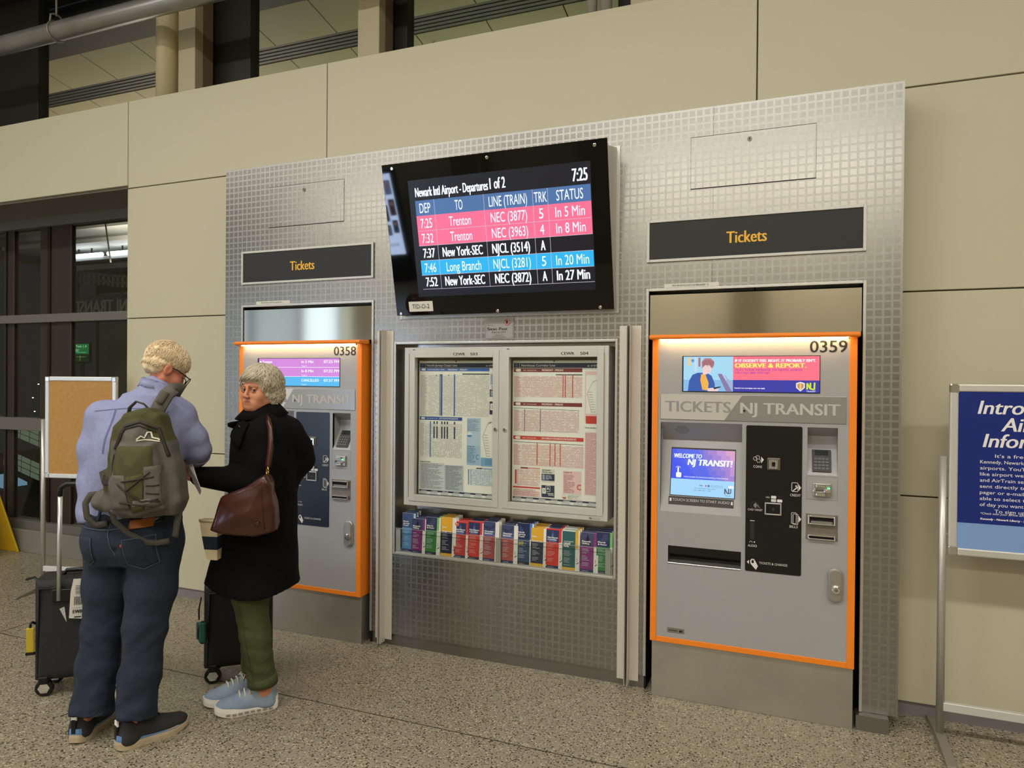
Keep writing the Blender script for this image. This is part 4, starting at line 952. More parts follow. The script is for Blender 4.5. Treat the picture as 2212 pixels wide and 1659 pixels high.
# ================================================================== LOWER LEFT WINDOW
WG = thin_glass('window_glass', 'f0f1ec', 1.45)
w1 = struct_root('window_1', (-4, .68, 0), 'dark bronze framed window wall at the left')
BR = M('bronze_frame', '3b322b', .45, .3); GF = M('grey_frame', '6f6c66', .45, .2)
MB().box(-9, -1.13, .66, .78, 2.085, 2.160).build('transom', GF, w1, bevel=.004)
MB().box(-9, -1.13, .66, .78, 1.10, 1.215).build('transom', GF, w1, bevel=.004)
MB().box(-9, -1.13, .62, .80, 0.0, .20).build('sill_curb', M('curb_grey', '7c786e', .6), w1, bevel=.004)
MB().box(-9, -1.13, .65, .79, .20, .275).build('bottom_rail', GF, w1, bevel=.004)
MB().box(-9, -1.13, .66, .78, 2.95, 3.05).build('head_rail', GF, w1, bevel=.004)
for a, b_ in ((-2.86, -2.45), (-3.36, -3.22), (-5.1, -4.7), (-7.3, -6.9)):
    MB().box(a, b_, .70, .745, .2, 3.05).build('mullion', BR, w1, bevel=.006)
    MB().box(a + .27 * (b_ - a), a + .36 * (b_ - a), .69, .70, .2, 3.05).build('mullion_fin', M('bronze_dark', '221d1a', .4, .3), w1)
edges = [-9, -7.1, -4.9, -3.29, -2.65, -1.13]
for a, b_ in zip(edges[:-1], edges[1:]):
    for c, d in ((.27, 1.11), (1.21, 2.09), (2.155, 2.96)):
        MB().box(a, b_, .715, .721, c, d).build('glass_pane', WG, w1)

# ================================================================== UPPER WINDOW BAND
w2 = struct_root('window_2', (0, .62, 3.63), 'high window band above the beige wall')
BPOST = M('post_beige', 'b4a98a', .5); RET = M('post_return_shade', '7d6a55', .5)  # RET: side of the beige post, its shade put into a browner colour
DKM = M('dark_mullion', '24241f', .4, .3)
for px in (-.89, .742, 2.62, 4.6):
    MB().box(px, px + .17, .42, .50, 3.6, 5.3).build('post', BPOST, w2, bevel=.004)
    MB().box(px + .02, px + .168, .50, .60, 3.6, 5.3).build('post_return_shade', RET, w2)
for a, b_ in ((-3.5, -2.78), (-.82, -.37), (.80, 1.01), (2.50, 2.66), (4.5, 4.9)):
    MB().box(a, b_, .62, .72, 3.55, 5.3).build('mullion', DKM, w2, bevel=.004)
MB().box(-9, 9, .62, .74, 3.50, 3.66).build('sill', DKM, w2); MB().box(-9, 9, .50, .80, 5.0, 5.3).build('head', DKM, w2)
edges = [-9, -3.1, -.6, .9, 2.58, 4.7, 9]
for a, b_ in zip(edges[:-1], edges[1:]): MB().box(a, b_, .67, .676, 3.64, 5.02).build('glass_pane', WG, w2)

def pipe(name, path, r, m, label, cat='pipe', group=None, n=20):
    o = MB().tube(path, r, n).build(name, m, None, smooth=True)
    return tag(o, label, cat, group)
t = thing('ceiling_duct', (0, .1, 4.27), 'long silver pipe running under the ceiling at upper left', 'pipe')
MB().tube([(-8.9, .1, 4.27), (9.4, .1, 4.27)], .069, 24).build('pipe_body', M('galvanised', 'c8cacb', .34, .8, noise=(3, .7, '9f9d97')), t, smooth=True)
for hx in (-1.80, 3.2, 7.0, -6.0):
    st = M('strap_steel', '8f8b80', .5, .6)
    hg = MB(); hg.tube([(hx, .1 + .073 * math.sin(a), 4.27 + .073 * math.cos(a)) for a in [2 * math.pi * k / 20 for k in range(21)]], .008, 6)
    ho = hg.build('clamp_band', st, t, smooth=True)
    MB().tube([(hx, .1 - .05, 4.33), (hx, .1 - .045, 4.385), (hx, .1 - .02, 4.40), (hx, .1 + .02, 4.40), (hx, .1 + .045, 4.385), (hx, .1 + .05, 4.33)], .007, 6).build('yoke', st, ho, smooth=True)
    MB().cyl((hx, .1, 4.39), (hx, .1, 5.3), .007, 8).build('hanger_rod', st, ho)
pipe('round_column', [(-1.0, .42, 3.66), (-1.0, .42, 5.3)], .082, M('column_cream', 'c2b68f', .4), 'cream round column beside a square post above the wall', 'column')
pipe('riser_pipe', [(2.39, .42, 3.66), (2.39, .42, 5.3)], .030, M('pipe_grey', '9c978c', .4), 'thinner grey riser pipe at the top of the wall', 'pipe', 'grey riser pipes')
pipe('riser_pipe', [(2.475, .42, 3.66), (2.475, .42, 5.3)], .036, MATS['pipe_grey'], 'thicker grey riser pipe at the top of the wall', 'pipe', 'grey riser pipes')

# ================================================================== OUTSIDE: station canopy and platform
cn = thing('canopy_soffit', (0, 1.3, 4.6), 'panelled canopy soffit seen through the high windows', 'canopy')
SL = -.199; zz = lambda y: 4.794 + (y - 1.3) * SL
SOF = M('soffit_panel', 'b3ab8a', .6)
for i in range(14):
    xa = -5.84 + i * .69; 
    for y0, y1 in ((1.22, 1.65), (1.86, 2.9)):
        MB().add([(xa + .006, y0, zz(y0)), (xa + .684, y0, zz(y0)), (xa + .684, y1, zz(y1)), (xa + .006, y1, zz(y1)), (xa + .006, y0, zz(y0) + .02), (xa + .684, y0, zz(y0) + .02), (xa + .684, y1, zz(y1) + .02), (xa + .006, y1, zz(y1) + .02)],
                 [(0, 1, 2, 3), (4, 7, 6, 5), (0, 4, 5, 1), (1, 5, 6, 2), (2, 6, 7, 3), (3, 7, 4, 0)]).build('soffit_panel', SOF, cn)
for k in range(5):
    y = 1.665 + k * .042; MB().obox((-1, y, zz(y) + .015), (5, 0, 0), (0, .014, -.0028), (0, 0, .012)).build('slot_louvre', M('slot_grey', '4a4a46', .5), cn)
MB().obox((-1, 1.755, zz(1.755) + .07), (5, 0, 0), (0, .12, 0), (0, 0, .01)).build('slot_backing', DARK, cn)
MB().box(-6, 4, .95, 1.22, 4.80, 5.1).build('edge_beam', M('beam_olive', '2f2e26', .6), cn)
t = thing('soffit_fill_lamp', (-1, 3.1, 3.2), 'added linear uplight hidden outside to light the canopy soffit', 'lamp')  # added lamp, hidden below the wall top, lights the soffit from underneath
MB().box(-5.6, 3.6, 3.05, 3.15, 3.05, 3.12).build('lamp_housing', M('lamp_grey', '77777a', .5), t)
for x in (-5, -2, 1, 3.4): MB().cyl((x, 3.1, 3.12), (x, 2.88, 4.49), .01, 6).build('lamp_hanger', DARK, t)
for (lx, pw) in ((-3.6, 75), (.6, 38)):
    ld = bpy.data.lights.new('soffit_fill_light', 'AREA'); ld.shape = 'RECTANGLE'; ld.size = 3.6; ld.size_y = .08; ld.energy = pw; ld.color = (1, .88, .76) if lx < -2 else (.93, 1, .72)
    lo = bpy.data.objects.new('soffit_fill_light', ld); lo.location = (lx, 3.1, 3.14); lo.rotation_euler = (math.pi, 0, 0); COL.objects.link(lo)
t = thing('hanging_sensor', (.45, 1.9, 4.2), 'small cone-tipped rod hanging outside the high window', 'sensor')
MB().cyl((.48, 2.0, 4.30), (.48, 2.0, 4.66), .008, 8).build('rod', DARK, t); MB().tube([(.48, 2.0, 4.30), (.48, 2.0, 4.25), (.48, 2.0, 4.225)], [.012, .03, .045], 12).build('cone', DARK, t)
# platform side
t = thing('platform_luminaire', (-5.5, 4, 3.4), 'bright fluorescent twin luminaire outside the left window', 'lamp')
MB().box(-8.2, -4.6, 3.7, 4.6, 3.60, 3.66).build('reflector', M('reflector_white', 'd5d9d8', .5), t)
MB().box(-7.05, -5.0, 3.98, 4.10, 3.40, 3.45).build('tray', M('tray_grey', 'a9b0b4', .4), t)
for a, b_ in ((-7.02, -6.28), (-6.15, -5.2)): MB().cyl((a, 3.96, 3.475), (b_, 3.96, 3.475), .030, 10).build('tube', M('tube_lit', 'ffffff', .5, emit='f4f6ff', es=7.0), t, smooth=True)
struct(MB().box(-9.5, -4.0, 3.2, 6.5, 3.662, 3.72).build('ceiling_platform', M('platform_roof', '8f9490', .6)))
MB().cyl((-6.6, 4.03, 3.45), (-6.6, 4.03, 3.62), .012, 8).build('stem', DARK, t)
t = thing('lattice_girder', (-6.4, 3.8, 3.1), 'grey lattice girder below the fluorescent lamp outside', 'girder')
GG = M('girder_grey', '6b6a64', .6)
for dz in (0, -.10):
    MB().prism([(-7.4, 3.9, 3.27 + dz), (-4.8, 3.9, 2.98 + dz), (-4.8, 3.9, 3.01 + dz), (-7.4, 3.9, 3.30 + dz)], (0, .05, 0)).build('chord', GG, t)
for k in range(24):
    x = -7.3 + k * .1; z = 3.27 - (x + 7.4) * .1115; MB().box(x, x + .04, 3.9, 3.93, z - .15, z + .03).build('batten', GG, t)
for x in (-7.35, -4.85): MB().box(x, x + .05, 3.9, 3.95, -.25, 3.1).build('girder_post', GG, t)
t = thing('reflected_sign', (-6.4, 4.0, 2.5), 'dim grey reversed sign outside, standing in for a reflection in the window', 'sign')  # window reflection of a hall sign, built as reversed lettering outside
MB().box(-7.1, -5.75, 4.02, 4.06, 2.52, 2.86).build('sign_board', M('sign_dim', '4a4946', .5), t)
for x in (-6.9, -5.95): MB().cyl((x, 4.04, 2.86), (x, 4.04, 3.66), .012, 8).build('sign_rod', DARK, t)
q = Print((-5.80, 4.0, 2.56), (-1, 0, 0)); q.n = Vector((0, -1, 0)); q.text('NJ TRANSIT', 0, .02, .20, ink('8f8d86'), w=1.22, bold=.02); q.build('lettering', t)
t = thing('green_line_sign', (-6.8, 4.0, 1.9), 'small lit green sign glimpsed through the left window', 'sign')
MB().box(-6.98, -6.60, 4.0, 4.04, 1.80, 2.12).build('sign_box', DARK, t)
MB().cyl((-6.79, 4.03, -.25), (-6.79, 4.03, 1.80), .03, 8).build('sign_post', DARK, t)
q = Print((-6.98, 3.998, 1.80)); q.rect(.01, .15, .37, .31, E('1f8a4a', .55), 1); q.rect(.03, .03, .36, .15, E('0f3a20', .5), 1)
q.text('Track 1, A', .08, .255, .035, E('d8ffe0', .8), w=.24); q.text('DEST', .02, .19, .035, E('d8ffe0', .8), w=.13); q.rect(.10, .17, .30, .18, E('7fe0a0', .6), 2); q.rect(.1, .10, .30, .11, E('6fbf6a', .4), 2); q.rect(.17, .04, .18, .13, E('c8d850', .4), 2)
q.build('sign_face', t)
struct(MB().box(-7.3, -4.0, 4.7, 4.75, -.2, 3.0).build('wall_platform', M('platform_wall', '6d6d64', .7)))
struct(MB().box(-13, 6, 9.0, 9.1, -.2, 6.0).build('wall_far', M('far_wall', '0c0c0d', .8)))
for i, (x, y, z) in enumerate(((-9.1, 5, 1.38), (-9.0, 5, 1.38), (-8.93, 5, 1.37), (-8.85, 5, 1.42), (-9.25, 5, 1.45), (-9.4, 5, 1.2), (-8.9, 5, 1.05), (-9.35, 5, .95))):
    o = thing('distant_lamp', (x, y, -.25), '', 'lamp'); MB().ball((x, y, z), (.022, .01, .010), M('city_light', 'ffffff', .5, emit='f2f4ff', es=2.2), 8, 6).build('lamp_head', None, o); MB().cyl((x, y + .012, -.25), (x, y + .012, z), .004, 6).build('lamp_post', DARK, o)
    tag(o, 'tiny distant white lamp outside the left window', 'lamp', 'distant lamps in the dark outside')
# sloped grid of glowing green-grey panes low outside the window
t = thing('glowing_grid', (-8.1, 3.4, .2), 'low sloped grid of glowing green panes outside the left window', 'roof')
for (x0, z0, n) in ((-8.3, .82, 4), (-8.5, .33, 5)):
    for i in range(n):
        for j in range(3):
            a = Vector((x0 + i * .22 + j * .07, 4.0 - j * .05, z0 - i * .055 - j * .085)); 
            MB().obox(a, (.098, 0, -.024), (.028, -.02, -.036), (0, .004, 0)).build('grid_pane', M('grid_pane_glow', '28342c', .4, emit='8fa58c', es=.35), t)
MB().obox((-8.4, 3.9, -.12), (.22, 0, -.06), (.0, .2, 0), (0, 0, .025)).build('blue_strip', M('blue_lit', '203040', .4, emit='8fc0e8', es=.5), t)

# ================================================================== LEFT POSTER STAND, WET FLOOR SIGN
stand((-1.395, .02, 0), 0.25, 'poster stand with a bare brown hardboard panel behind the man', False)
t = thing('wet_floor_sign', (-3.21, .43, 0), 'yellow folding caution board at the left edge', 'caution sign')
YL = M('caution_yellow', 'd9b21e', .5)
for s_ in (-1, 1):
    MB().add([(-3.43, .43 + s_ * .16, 0), (-2.98, .43 + s_ * .16, 0), (-3.07, .43 + s_ * .02, .62), (-3.34, .43 + s_ * .02, .62), (-3.43, .43 + s_ * .175, 0), (-2.98, .43 + s_ * .175, 0), (-3.07, .43 + s_ * .035, .62), (-3.34, .43 + s_ * .035, .62)],
             [(0, 1, 2, 3), (4, 7, 6, 5), (0, 4, 5, 1), (1, 5, 6, 2), (2, 6, 7, 3), (3, 7, 4, 0)]).build('leaf', YL, t, bevel=.004)
MB().box(-3.29, -3.12, .38, .48, .60, .66).build('carry_handle', YL, t, bevel=.01)
q = Print((-3.43, .254, 0), (1, 0, 0), (0, .14, .62)); q.text('FLOOR', .22, .35, .06, ink('1c1a12'), w=.2, align='c', bold=.02); q.text('MOJADO', .25, .25, .06, ink('1c1a12'), w=.28, align='c', bold=.02); q.build('lettering', t)

# ================================================================== HALL BEHIND THE CAMERA (shows in reflections)
t = thing('lit_billboard', (-3.7, -7.95, 0), 'tall backlit advertising board across the hall with portrait photographs', 'billboard')
MB().box(-4.22, -3.10, -8.10, -7.97, 0.0, 2.05).build('cabinet', M('billboard_grey', '5b5b5e', .4, .3), t)
q = Print((-3.16, -7.965, .52), (-1, 0, 0)); q.n = Vector((0, 1, 0)); q.rect(0, 0, 1.0, 1.47, E('c6dcff', 19.0), 1)
Rr = random.Random(5)
for (a, c, w_, h_, co) in ((.03, 1.1, .14, .26, '8f98c8'), (.20, 1.0, .16, .3, '7a6a8c'), (.02, .72, .13, .3, '5c3a44'), (.18, .62, .15, .3, '3a4a68'), (.38, .95, .2, .4, '86a0c8'), (.62, .8, .2, .4, '5a4a52'), (.03, .40, .12, .24, '2b3f66'), (.19, .36, .1, .2, '6a86a8'), (.4, .4, .2, .4, '40568a'), (.66, .3, .22, .4, '7a8cb0')):
    q.rrect(a, c, a + w_, c + h_, .02, E(co, 6.0), 2); q.disc(a + w_ / 2, c + h_ * .7, w_ * .25, E('c89a8a', 6.0), 3)
q.text('SINCE', .10, .16, .05, E('303c60', .5), w=.2, l=3); q.build('lit_face', t)
t = thing('shop_front', (-7.2, -8.6, 0), 'brightly lit shop front across the hall', 'shop front')
for a, b_, st_ in ((-8.95, -7.6, 1.3), (-7.55, -6.25, 1.0), (-6.2, -5.2, 2.6)):
    f_ = MB().frame(a, b_, 0, 3.4, .06, -8.62, -8.52).build('shop_frame', GF, t); MB().box(a + .06, b_ - .06, -8.6, -8.58, .06, 3.34).build('lit_window', E('d4e6f2', st_), f_)
for i, px in enumerate((-4.9, -2.2, 0.2, 2.6, 5.0, 7.4)):
    tag(MB().box(px, px + .55, -8.95, -8.5, 0, 5.3).build('hall_pillar', M('pillar_cream', 'a39a80', .5), None, bevel=.02), 'cream hall pillar across from the ticket machines, %s from the left' % ('first', 'second', 'third', 'fourth', 'fifth', 'sixth')[i], 'pillar', 'hall pillars')
# ================================================================== SOFT BODIES (people, clothes, bags)
class Field:
    def __init__(s, lo, hi, h):
        s.lo = np.array(lo, float); s.h = h
        n = np.maximum(4, np.ceil((np.array(hi) - s.lo) / h).astype(int) + 1)
        s.ax = [s.lo[i] + h * np.arange(n[i]) for i in range(3)]
        s.X, s.Y, s.Z = s.ax[0][:, None, None], s.ax[1][None, :, None], s.ax[2][None, None, :]
        s.V = np.full(tuple(n), 1.0)
    def mix(s, d, k):
        a = s.V
        if k <= 0: s.V = np.minimum(a, d); return s
        h = np.clip(.5 + .5 * (a - d) / k, 0, 1); s.V = a * (1 - h) + d * h - k * h * (1 - h); return s
    def cut(s, d, k=0.0):
        a = s.V
        if k <= 0: s.V = np.maximum(a, -d); return s
        h = np.clip(.5 - .5 * (a + d) / k, 0, 1); s.V = a * (1 - h) - d * h + k * h * (1 - h); return s
    def dcone(s, a, b, ra, rb):
        a = np.array(a, float); ba = np.array(b, float) - a; L2 = max(ba @ ba, 1e-9)
        px, py, pz = s.X - a[0], s.Y - a[1], s.Z - a[2]
        t = np.clip((px * ba[0] + py * ba[1] + pz * ba[2]) / L2, 0, 1)
        return np.sqrt((px - ba[0] * t) ** 2 + (py - ba[1] * t) ** 2 + (pz - ba[2] * t) ** 2) - (ra + (rb - ra) * t)
    def dell(s, c, r, rot=None):
        px, py, pz = s.X - c[0], s.Y - c[1], s.Z - c[2]
        if rot is not None:
            m = np.array(rot); px, py, pz = [px * m[i, 0] + py * m[i, 1] + pz * m[i, 2] for i in range(3)]
        k = np.sqrt((px / r[0]) ** 2 + (py / r[1]) ** 2 + (pz / r[2]) ** 2)
        return (k - 1) * min(r)
    def cone(s, a, b, ra, rb, k=.03): return s.mix(s.dcone(a, b, ra, rb), k)
    def ell(s, c, r, k=.03, rot=None): return s.mix(s.dell(c, r, rot), k)
    def chain(s, pts, rs, k=.03):
        for i in range(len(pts) - 1): s.cone(pts[i], pts[i + 1], rs[i], rs[i + 1], k)
        return s
    def dcol(s, sec, ang=0.0, p=2.0):
        """stack of elliptical sections (z, cx, cy, a, b)"""
        q = np.array(sorted(sec)); z = s.ax[2]
        def it(c):
            t = np.interp(z, q[:, 0], np.arange(len(q))); i = np.clip(t.astype(int), 0, len(q) - 2); f = t - i
            p0, p1, p2, p3 = [q[np.clip(i + o, 0, len(q) - 1), c] for o in (-1, 0, 1, 2)]
            return (.5 * (2 * p1 + (p2 - p0) * f + (2 * p0 - 5 * p1 + 4 * p2 - p3) * f ** 2 + (3 * p1 - p0 - 3 * p2 + p3) * f ** 3))[None, None, :]
        cx, cy, a, b = it(1), it(2), it(3), it(4)
        dx, dy = s.X - cx, s.Y - cy; ca, sa = math.cos(ang), math.sin(ang)
        u, v = dx * ca + dy * sa, -dx * sa + dy * ca
        d = ((np.abs(u / a) ** p + np.abs(v / b) ** p) ** (1 / p) - 1) * np.minimum(a, b)
        return np.maximum(d, np.maximum(q[0, 0] - s.Z, s.Z - q[-1, 0]))
    def col(s, sec, k=.03, ang=0.0, p=2.0): return s.mix(s.dcol(sec, ang, p), k)
    def dpoly(s, pts, y0, y1, rnd=.02, bulge=0.0):
        """polygon in xz, thick in y"""
        x = s.X[:, :, 0][:, :, None]; z = s.Z
        d = np.full((len(s.ax[0]), 1, len(s.ax[2])), 1e9); sg = np.ones_like(d); n = len(pts)
        for i in range(n):
            a = np.array(pts[i]); b = np.array(pts[(i + 1) % n]); e = b - a
            wx, wz = x - a[0], z - a[1]; t = np.clip((wx * e[0] + wz * e[1]) / (e @ e), 0, 1)
            d = np.minimum(d, (wx - e[0] * t) ** 2 + (wz - e[1] * t) ** 2)
            c1, c2, c3 = z >= a[1], z < b[1], e[0] * wz > e[1] * wx
            sg = np.where((c1 & c2 & c3) | (~c1 & ~c2 & ~c3), -sg, sg)
        d = sg * np.sqrt(d) + rnd
        yc, hy = (y0 + y1) / 2, (y1 - y0) / 2
        if bulge: hy = hy + bulge * np.clip(-d / .08, 0, 1)
        w = np.abs(s.Y - yc) - hy + rnd
        return np.minimum(np.maximum(d, w), 0) + np.sqrt(np.maximum(d, 0) ** 2 + np.maximum(w, 0) ** 2) - rnd
    def wave(s, amp, f, seed=0, zs=1.0, mask=None):
        g = np.random.RandomState(seed); n = 0
        for i in range(6):
            k = g.normal(size=3) * f * (1 + i * .35); k[2] *= zs
            n = n + np.sin(s.X * k[0] + s.Y * k[1] + s.Z * k[2] + g.uniform(0, 6.3) + 1.4 * np.sin(s.Z * f * .6 + s.X * f * .5 + i)) / (1 + i * .4)
        s.V = s.V + amp * n * (1 if mask is None else mask); return s
    def mesh(s):
        V = s.V; S = V < 0
        c = [S[i:V.shape[0] - 1 + i, j:V.shape[1] - 1 + j, k:V.shape[2] - 1 + k] for i in (0, 1) for j in (0, 1) for k in (0, 1)]
        cnt = sum(x.astype(np.int8) for x in c); mask = (cnt > 0) & (cnt < 8)
        I = np.argwhere(mask); vid = np.full(mask.shape, -1, int); vid[mask] = np.arange(len(I))
        acc = np.zeros((len(I), 3)); num = np.zeros(len(I))
        O = [np.array(o) for o in ((0, 0, 0), (0, 0, 1), (0, 1, 0), (0, 1, 1), (1, 0, 0), (1, 0, 1), (1, 1, 0), (1, 1, 1))]
        val = [V[tuple((I + o).T)] for o in O]
        for a in range(8):
            for b in range(a + 1, 8):
                if np.abs(O[a] - O[b]).sum() != 1: continue
                m = (val[a] < 0) != (val[b] < 0); t = val[a][m] / (val[a][m] - val[b][m])
                acc[m] += O[a] + (O[b] - O[a]) * t[:, None]; num[m] += 1
        P = (I + acc / num[:, None]) * s.h + s.lo
        F = []
        for ax in range(3):
            u, v = (ax + 1) % 3, (ax + 2) % 3
            s0 = [slice(None)] * 3; s1 = [slice(None)] * 3; s0[ax] = slice(0, -1); s1[ax] = slice(1, None)
            A, B = S[tuple(s0)], S[tuple(s1)]; E_ = np.argwhere(A != B)
            ok = (E_[:, u] > 0) & (E_[:, v] > 0) & (E_[:, u] < mask.shape[u]) & (E_[:, v] < mask.shape[v]); E_ = E_[ok]
            du = np.zeros(3, int); dv = np.zeros(3, int); du[u] = 1; dv[v] = 1
            q = np.stack([vid[tuple((E_ - du - dv).T)], vid[tuple((E_ - dv).T)], vid[tuple(E_.T)], vid[tuple((E_ - du).T)]], 1)
            fl_ = ~A[tuple(E_.T)]; q[fl_] = q[fl_][:, ::-1]; F.append(q)
        F = np.concatenate(F); F = F[(F >= 0).all(1)]
        return P, F
class Frame:
    def __init__(s, base, ang): s.b = np.array((*base, 0.0)); c, n = math.cos(ang), math.sin(ang); s.R = np.array([[c, -n, 0], [n, c, 0], [0, 0, 1]])
    def __call__(s, P): return np.asarray(P, float) @ s.R.T + s.b
    def pt(s, *p): return tuple(s(np.array(p)))
def soft(name, PF, fr, mats, parent, sel=None, subsurf=0):
    P, F = PF
    me = bpy.data.meshes.new(name); me.from_pydata(fr(P).tolist(), [], F.tolist())
    for m in (mats if isinstance(mats, (list, tuple)) else [mats]): me.materials.append(m)
    me.polygons.foreach_set('use_smooth', [True] * len(F))
    if sel is not None: me.polygons.foreach_set('material_index', np.asarray(sel(P[F].mean(1)), int).tolist())
    me.update(); o = bpy.data.objects.new(name, me); COL.objects.link(o); adopt(o, parent)
    if subsurf:
        md = o.modifiers.new('smooth', 'SMOOTH'); md.iterations = subsurf; md.factor = .5
    return o
def bvh_of(*pfs):
    v = []; f = []
    for P, F in pfs: f += (F + len(v)).tolist(); v += P.tolist()
    return BVHTree.FromPolygons([Vector(p) for p in v], f)
def cast(b, x, z, y0=-2.0, d=(0, 1, 0), fb=None):
    h = b.ray_cast(Vector((x, y0, z)), Vector(d))
    return h[0].y if h[0] is not None else fb
def decal(name, b, pts, fr, m, parent, lift=.003, n=5, rings=4, fb=0.0, thick=.004):
    """patch sewn on a surface: polygon in xz projected along +y"""
    P2 = []; c = np.mean(np.array(pts), 0)
    for i in range(len(pts)):
        a, e = np.array(pts[i]), np.array(pts[(i + 1) % len(pts)])
        for k in range(n): P2.append(a + (e - a) * k / n)
    N = len(P2); vs = []; mb = MB()
    for r in range(rings + 1):
        for p in P2:
            q = c + (p - c) * (1 - r / (rings + .3)); y = cast(b, q[0], q[1], fb=fb)
            vs.append(fr.pt(q[0], y - lift, q[1]))
    fs = [(r * N + i, r * N + (i + 1) % N, (r + 1) * N + (i + 1) % N, (r + 1) * N + i) for r in range(rings) for i in range(N)] + [[rings * N + i for i in range(N)]]
    mb.add(vs, fs); o = mb.build(name, m, parent, smooth=True)
    md = o.modifiers.new('thick', 'SOLIDIFY'); md.thickness = thick; md.offset = 0
    return o
def ribbon(name, b, path, w, fr, m, parent, lift=.004, step=.012, thick=.004, fb=0.0):
    """strap following a surface: (x,z) path projected along +y, or free (x,y,z) path when b is None"""
    pts = []; path = [np.array(p, float) for p in path]
    for a, e in zip(path[:-1], path[1:]):
        k = max(1, int(np.linalg.norm(e - a) / step))
        for i in range(k): pts.append(a + (e - a) * i / k)
    pts.append(path[-1]); vs = []
    for i, p in enumerate(pts):
        t = pts[min(i + 1, len(pts) - 1)] - pts[max(i - 1, 0)]; t2 = np.array((t[0], t[-1])); t2 = t2 / (np.linalg.norm(t2) + 1e-9); nn = np.array((-t2[1], t2[0])) * w / 2
        for s_ in (-1, 1):
            if b is not None:
                x, z = p[0] + nn[0] * s_, p[1] + nn[1] * s_; vs.append(fr.pt(x, cast(b, x, z, fb=fb) - lift, z))
            else: vs.append(fr.pt(p[0] + nn[0] * s_, p[1], p[2] + nn[1] * s_))
    mb = MB().add(vs, [(2 * i, 2 * i + 1, 2 * i + 3, 2 * i + 2) for i in range(len(pts) - 1)]); o = mb.build(name, m, parent, smooth=True)
    if thick:
        md = o.modifiers.new('thick', 'SOLIDIFY'); md.thickness = thick; md.offset = 0
    return o
def rotframe(F_, up=(0, 0, 1)):
    f = np.array(F_, float); f /= np.linalg.norm(f); r = np.cross(f, up); r /= np.linalg.norm(r); u = np.cross(r, f)
    return np.stack([r, f, u], 1)      # columns: right, forward, up
def joinpf(*pf):
    v = []; f = []; o = 0
    for P, F in pf: v.append(P); f.append(F + o); o += len(P)
    return np.concatenate(v), np.concatenate(f)
def head(c, Rm, sc, old=True, h=.0042, neck=True):
    """returns mesh in body coordinates; head frame x right, y forward, z up"""
    F = Field((-.11, -.13, -.20), (.11, .15, .14), h)
    F.ell((0, -.012, .032), (.074, .094, .084), 0); F.ell((0, .028, -.040), (.059, .062, .076), .03)
    F.ell((0, .058, -.092), (.030, .026, .022), .03)
    for s_ in (-1, 1):
        F.ell((s_ * .039, .056, -.038), (.028, .027, .029), .025); F.cone((s_ * .052, .0, -.06), (s_ * .024, .062, -.094), .022, .016, .03)
        F.cone((s_ * .012, .093, .017), (s_ * .044, .079, .014), .006, .006, .014)
    for s_ in (-1, 1): F.cut(F.dell((s_ * .031, .100, -.004), (.020, .020, .013)), .014)
    F.cone((0, .092, .004), (0, .109, -.033), .0068, .0105, .012)
    for s_ in (-1, 1):
        F.ell((s_ * .0125, .103, -.038), (.0070, .010, .007), .006)
        F.mix(np.maximum(F.dell((s_ * .031, .0795, -.003), (.0152, .0150, .0150)), -(F.Z + .0008 + (F.Y - .0795) * .12)), .003)
        F.mix(np.maximum(F.dell((s_ * .031, .0795, -.003), (.0150, .0146, .0146)), (F.Z + .0078)), .003)
    F.cone((-.020, .088, -.0615), (.020, .088, -.0615), .0044, .0044, .012); F.cone((-.016, .0872, -.0702), (.016, .0872, -.0702), .0048, .0048, .012)
    F.cut(F.dcone((-.024, .095, -.0662), (.024, .095, -.0662), .0028, .0028), .003)
    if old:
        for s_ in (-1, 1): F.cut(F.dcone((s_ * .020, .098, -.040), (s_ * .031, .082, -.068), .0018, .0018), .007); F.ell((s_ * .030, .074, -.074), (.014, .014, .018), .016)
    for s_ in (-1, 1):
        F.ell((s_ * .077, -.012, -.016), (.009, .020, .031), .008); F.cut(F.dell((s_ * .086, -.008, -.014), (.006, .011, .018)), .004)
    if neck: F.cone((0, -.022, -.08), (0, -.04, -.20), .050, .054, .03)
    P, Q = F.mesh(); return (P * sc) @ Rm.T + np.array(c), Q
def hand(wrist, Rm, curl, side=1, h=.0042):
    """frame: y along fingers, z back of hand, x thumb side * side"""
    F = Field((-.085, -.05, -.085), (.085, .20, .055), h)
    F.cone((0, -.05, 0), (0, .01, 0), .025, .026, 0); F.ell((0, .045, 0), (.041, .050, .0175), .02)
    for i, (x, L) in enumerate(((-.030, .062), (-.0105, .078), (.010, .084), (.029, .076))):
        x *= -side; p = np.array((x, .082, 0.0)); a = 0.0; r = .0098
        for seg, l_ in enumerate((.48, .30, .24)):
            a += curl * (1.0 if seg else .75); q = p + np.array((x * .08, math.cos(a), -math.sin(a))) * L * l_; F.cone(p, q, r, r * .92, .004 if seg else .008); p = q; r *= .92
    p = np.array((side * .030, .018, -.008)); a = .9
    for l_ in (.040, .030, .024): q = p + np.array((side * math.sin(a) * .8, math.cos(a), -.35 * curl)) * l_; F.cone(p, q, .0125, .0105, .008); p = q; a -= .45 * curl + .1
    P, Q = F.mesh(); return P @ Rm.T + np.array(wrist), Q
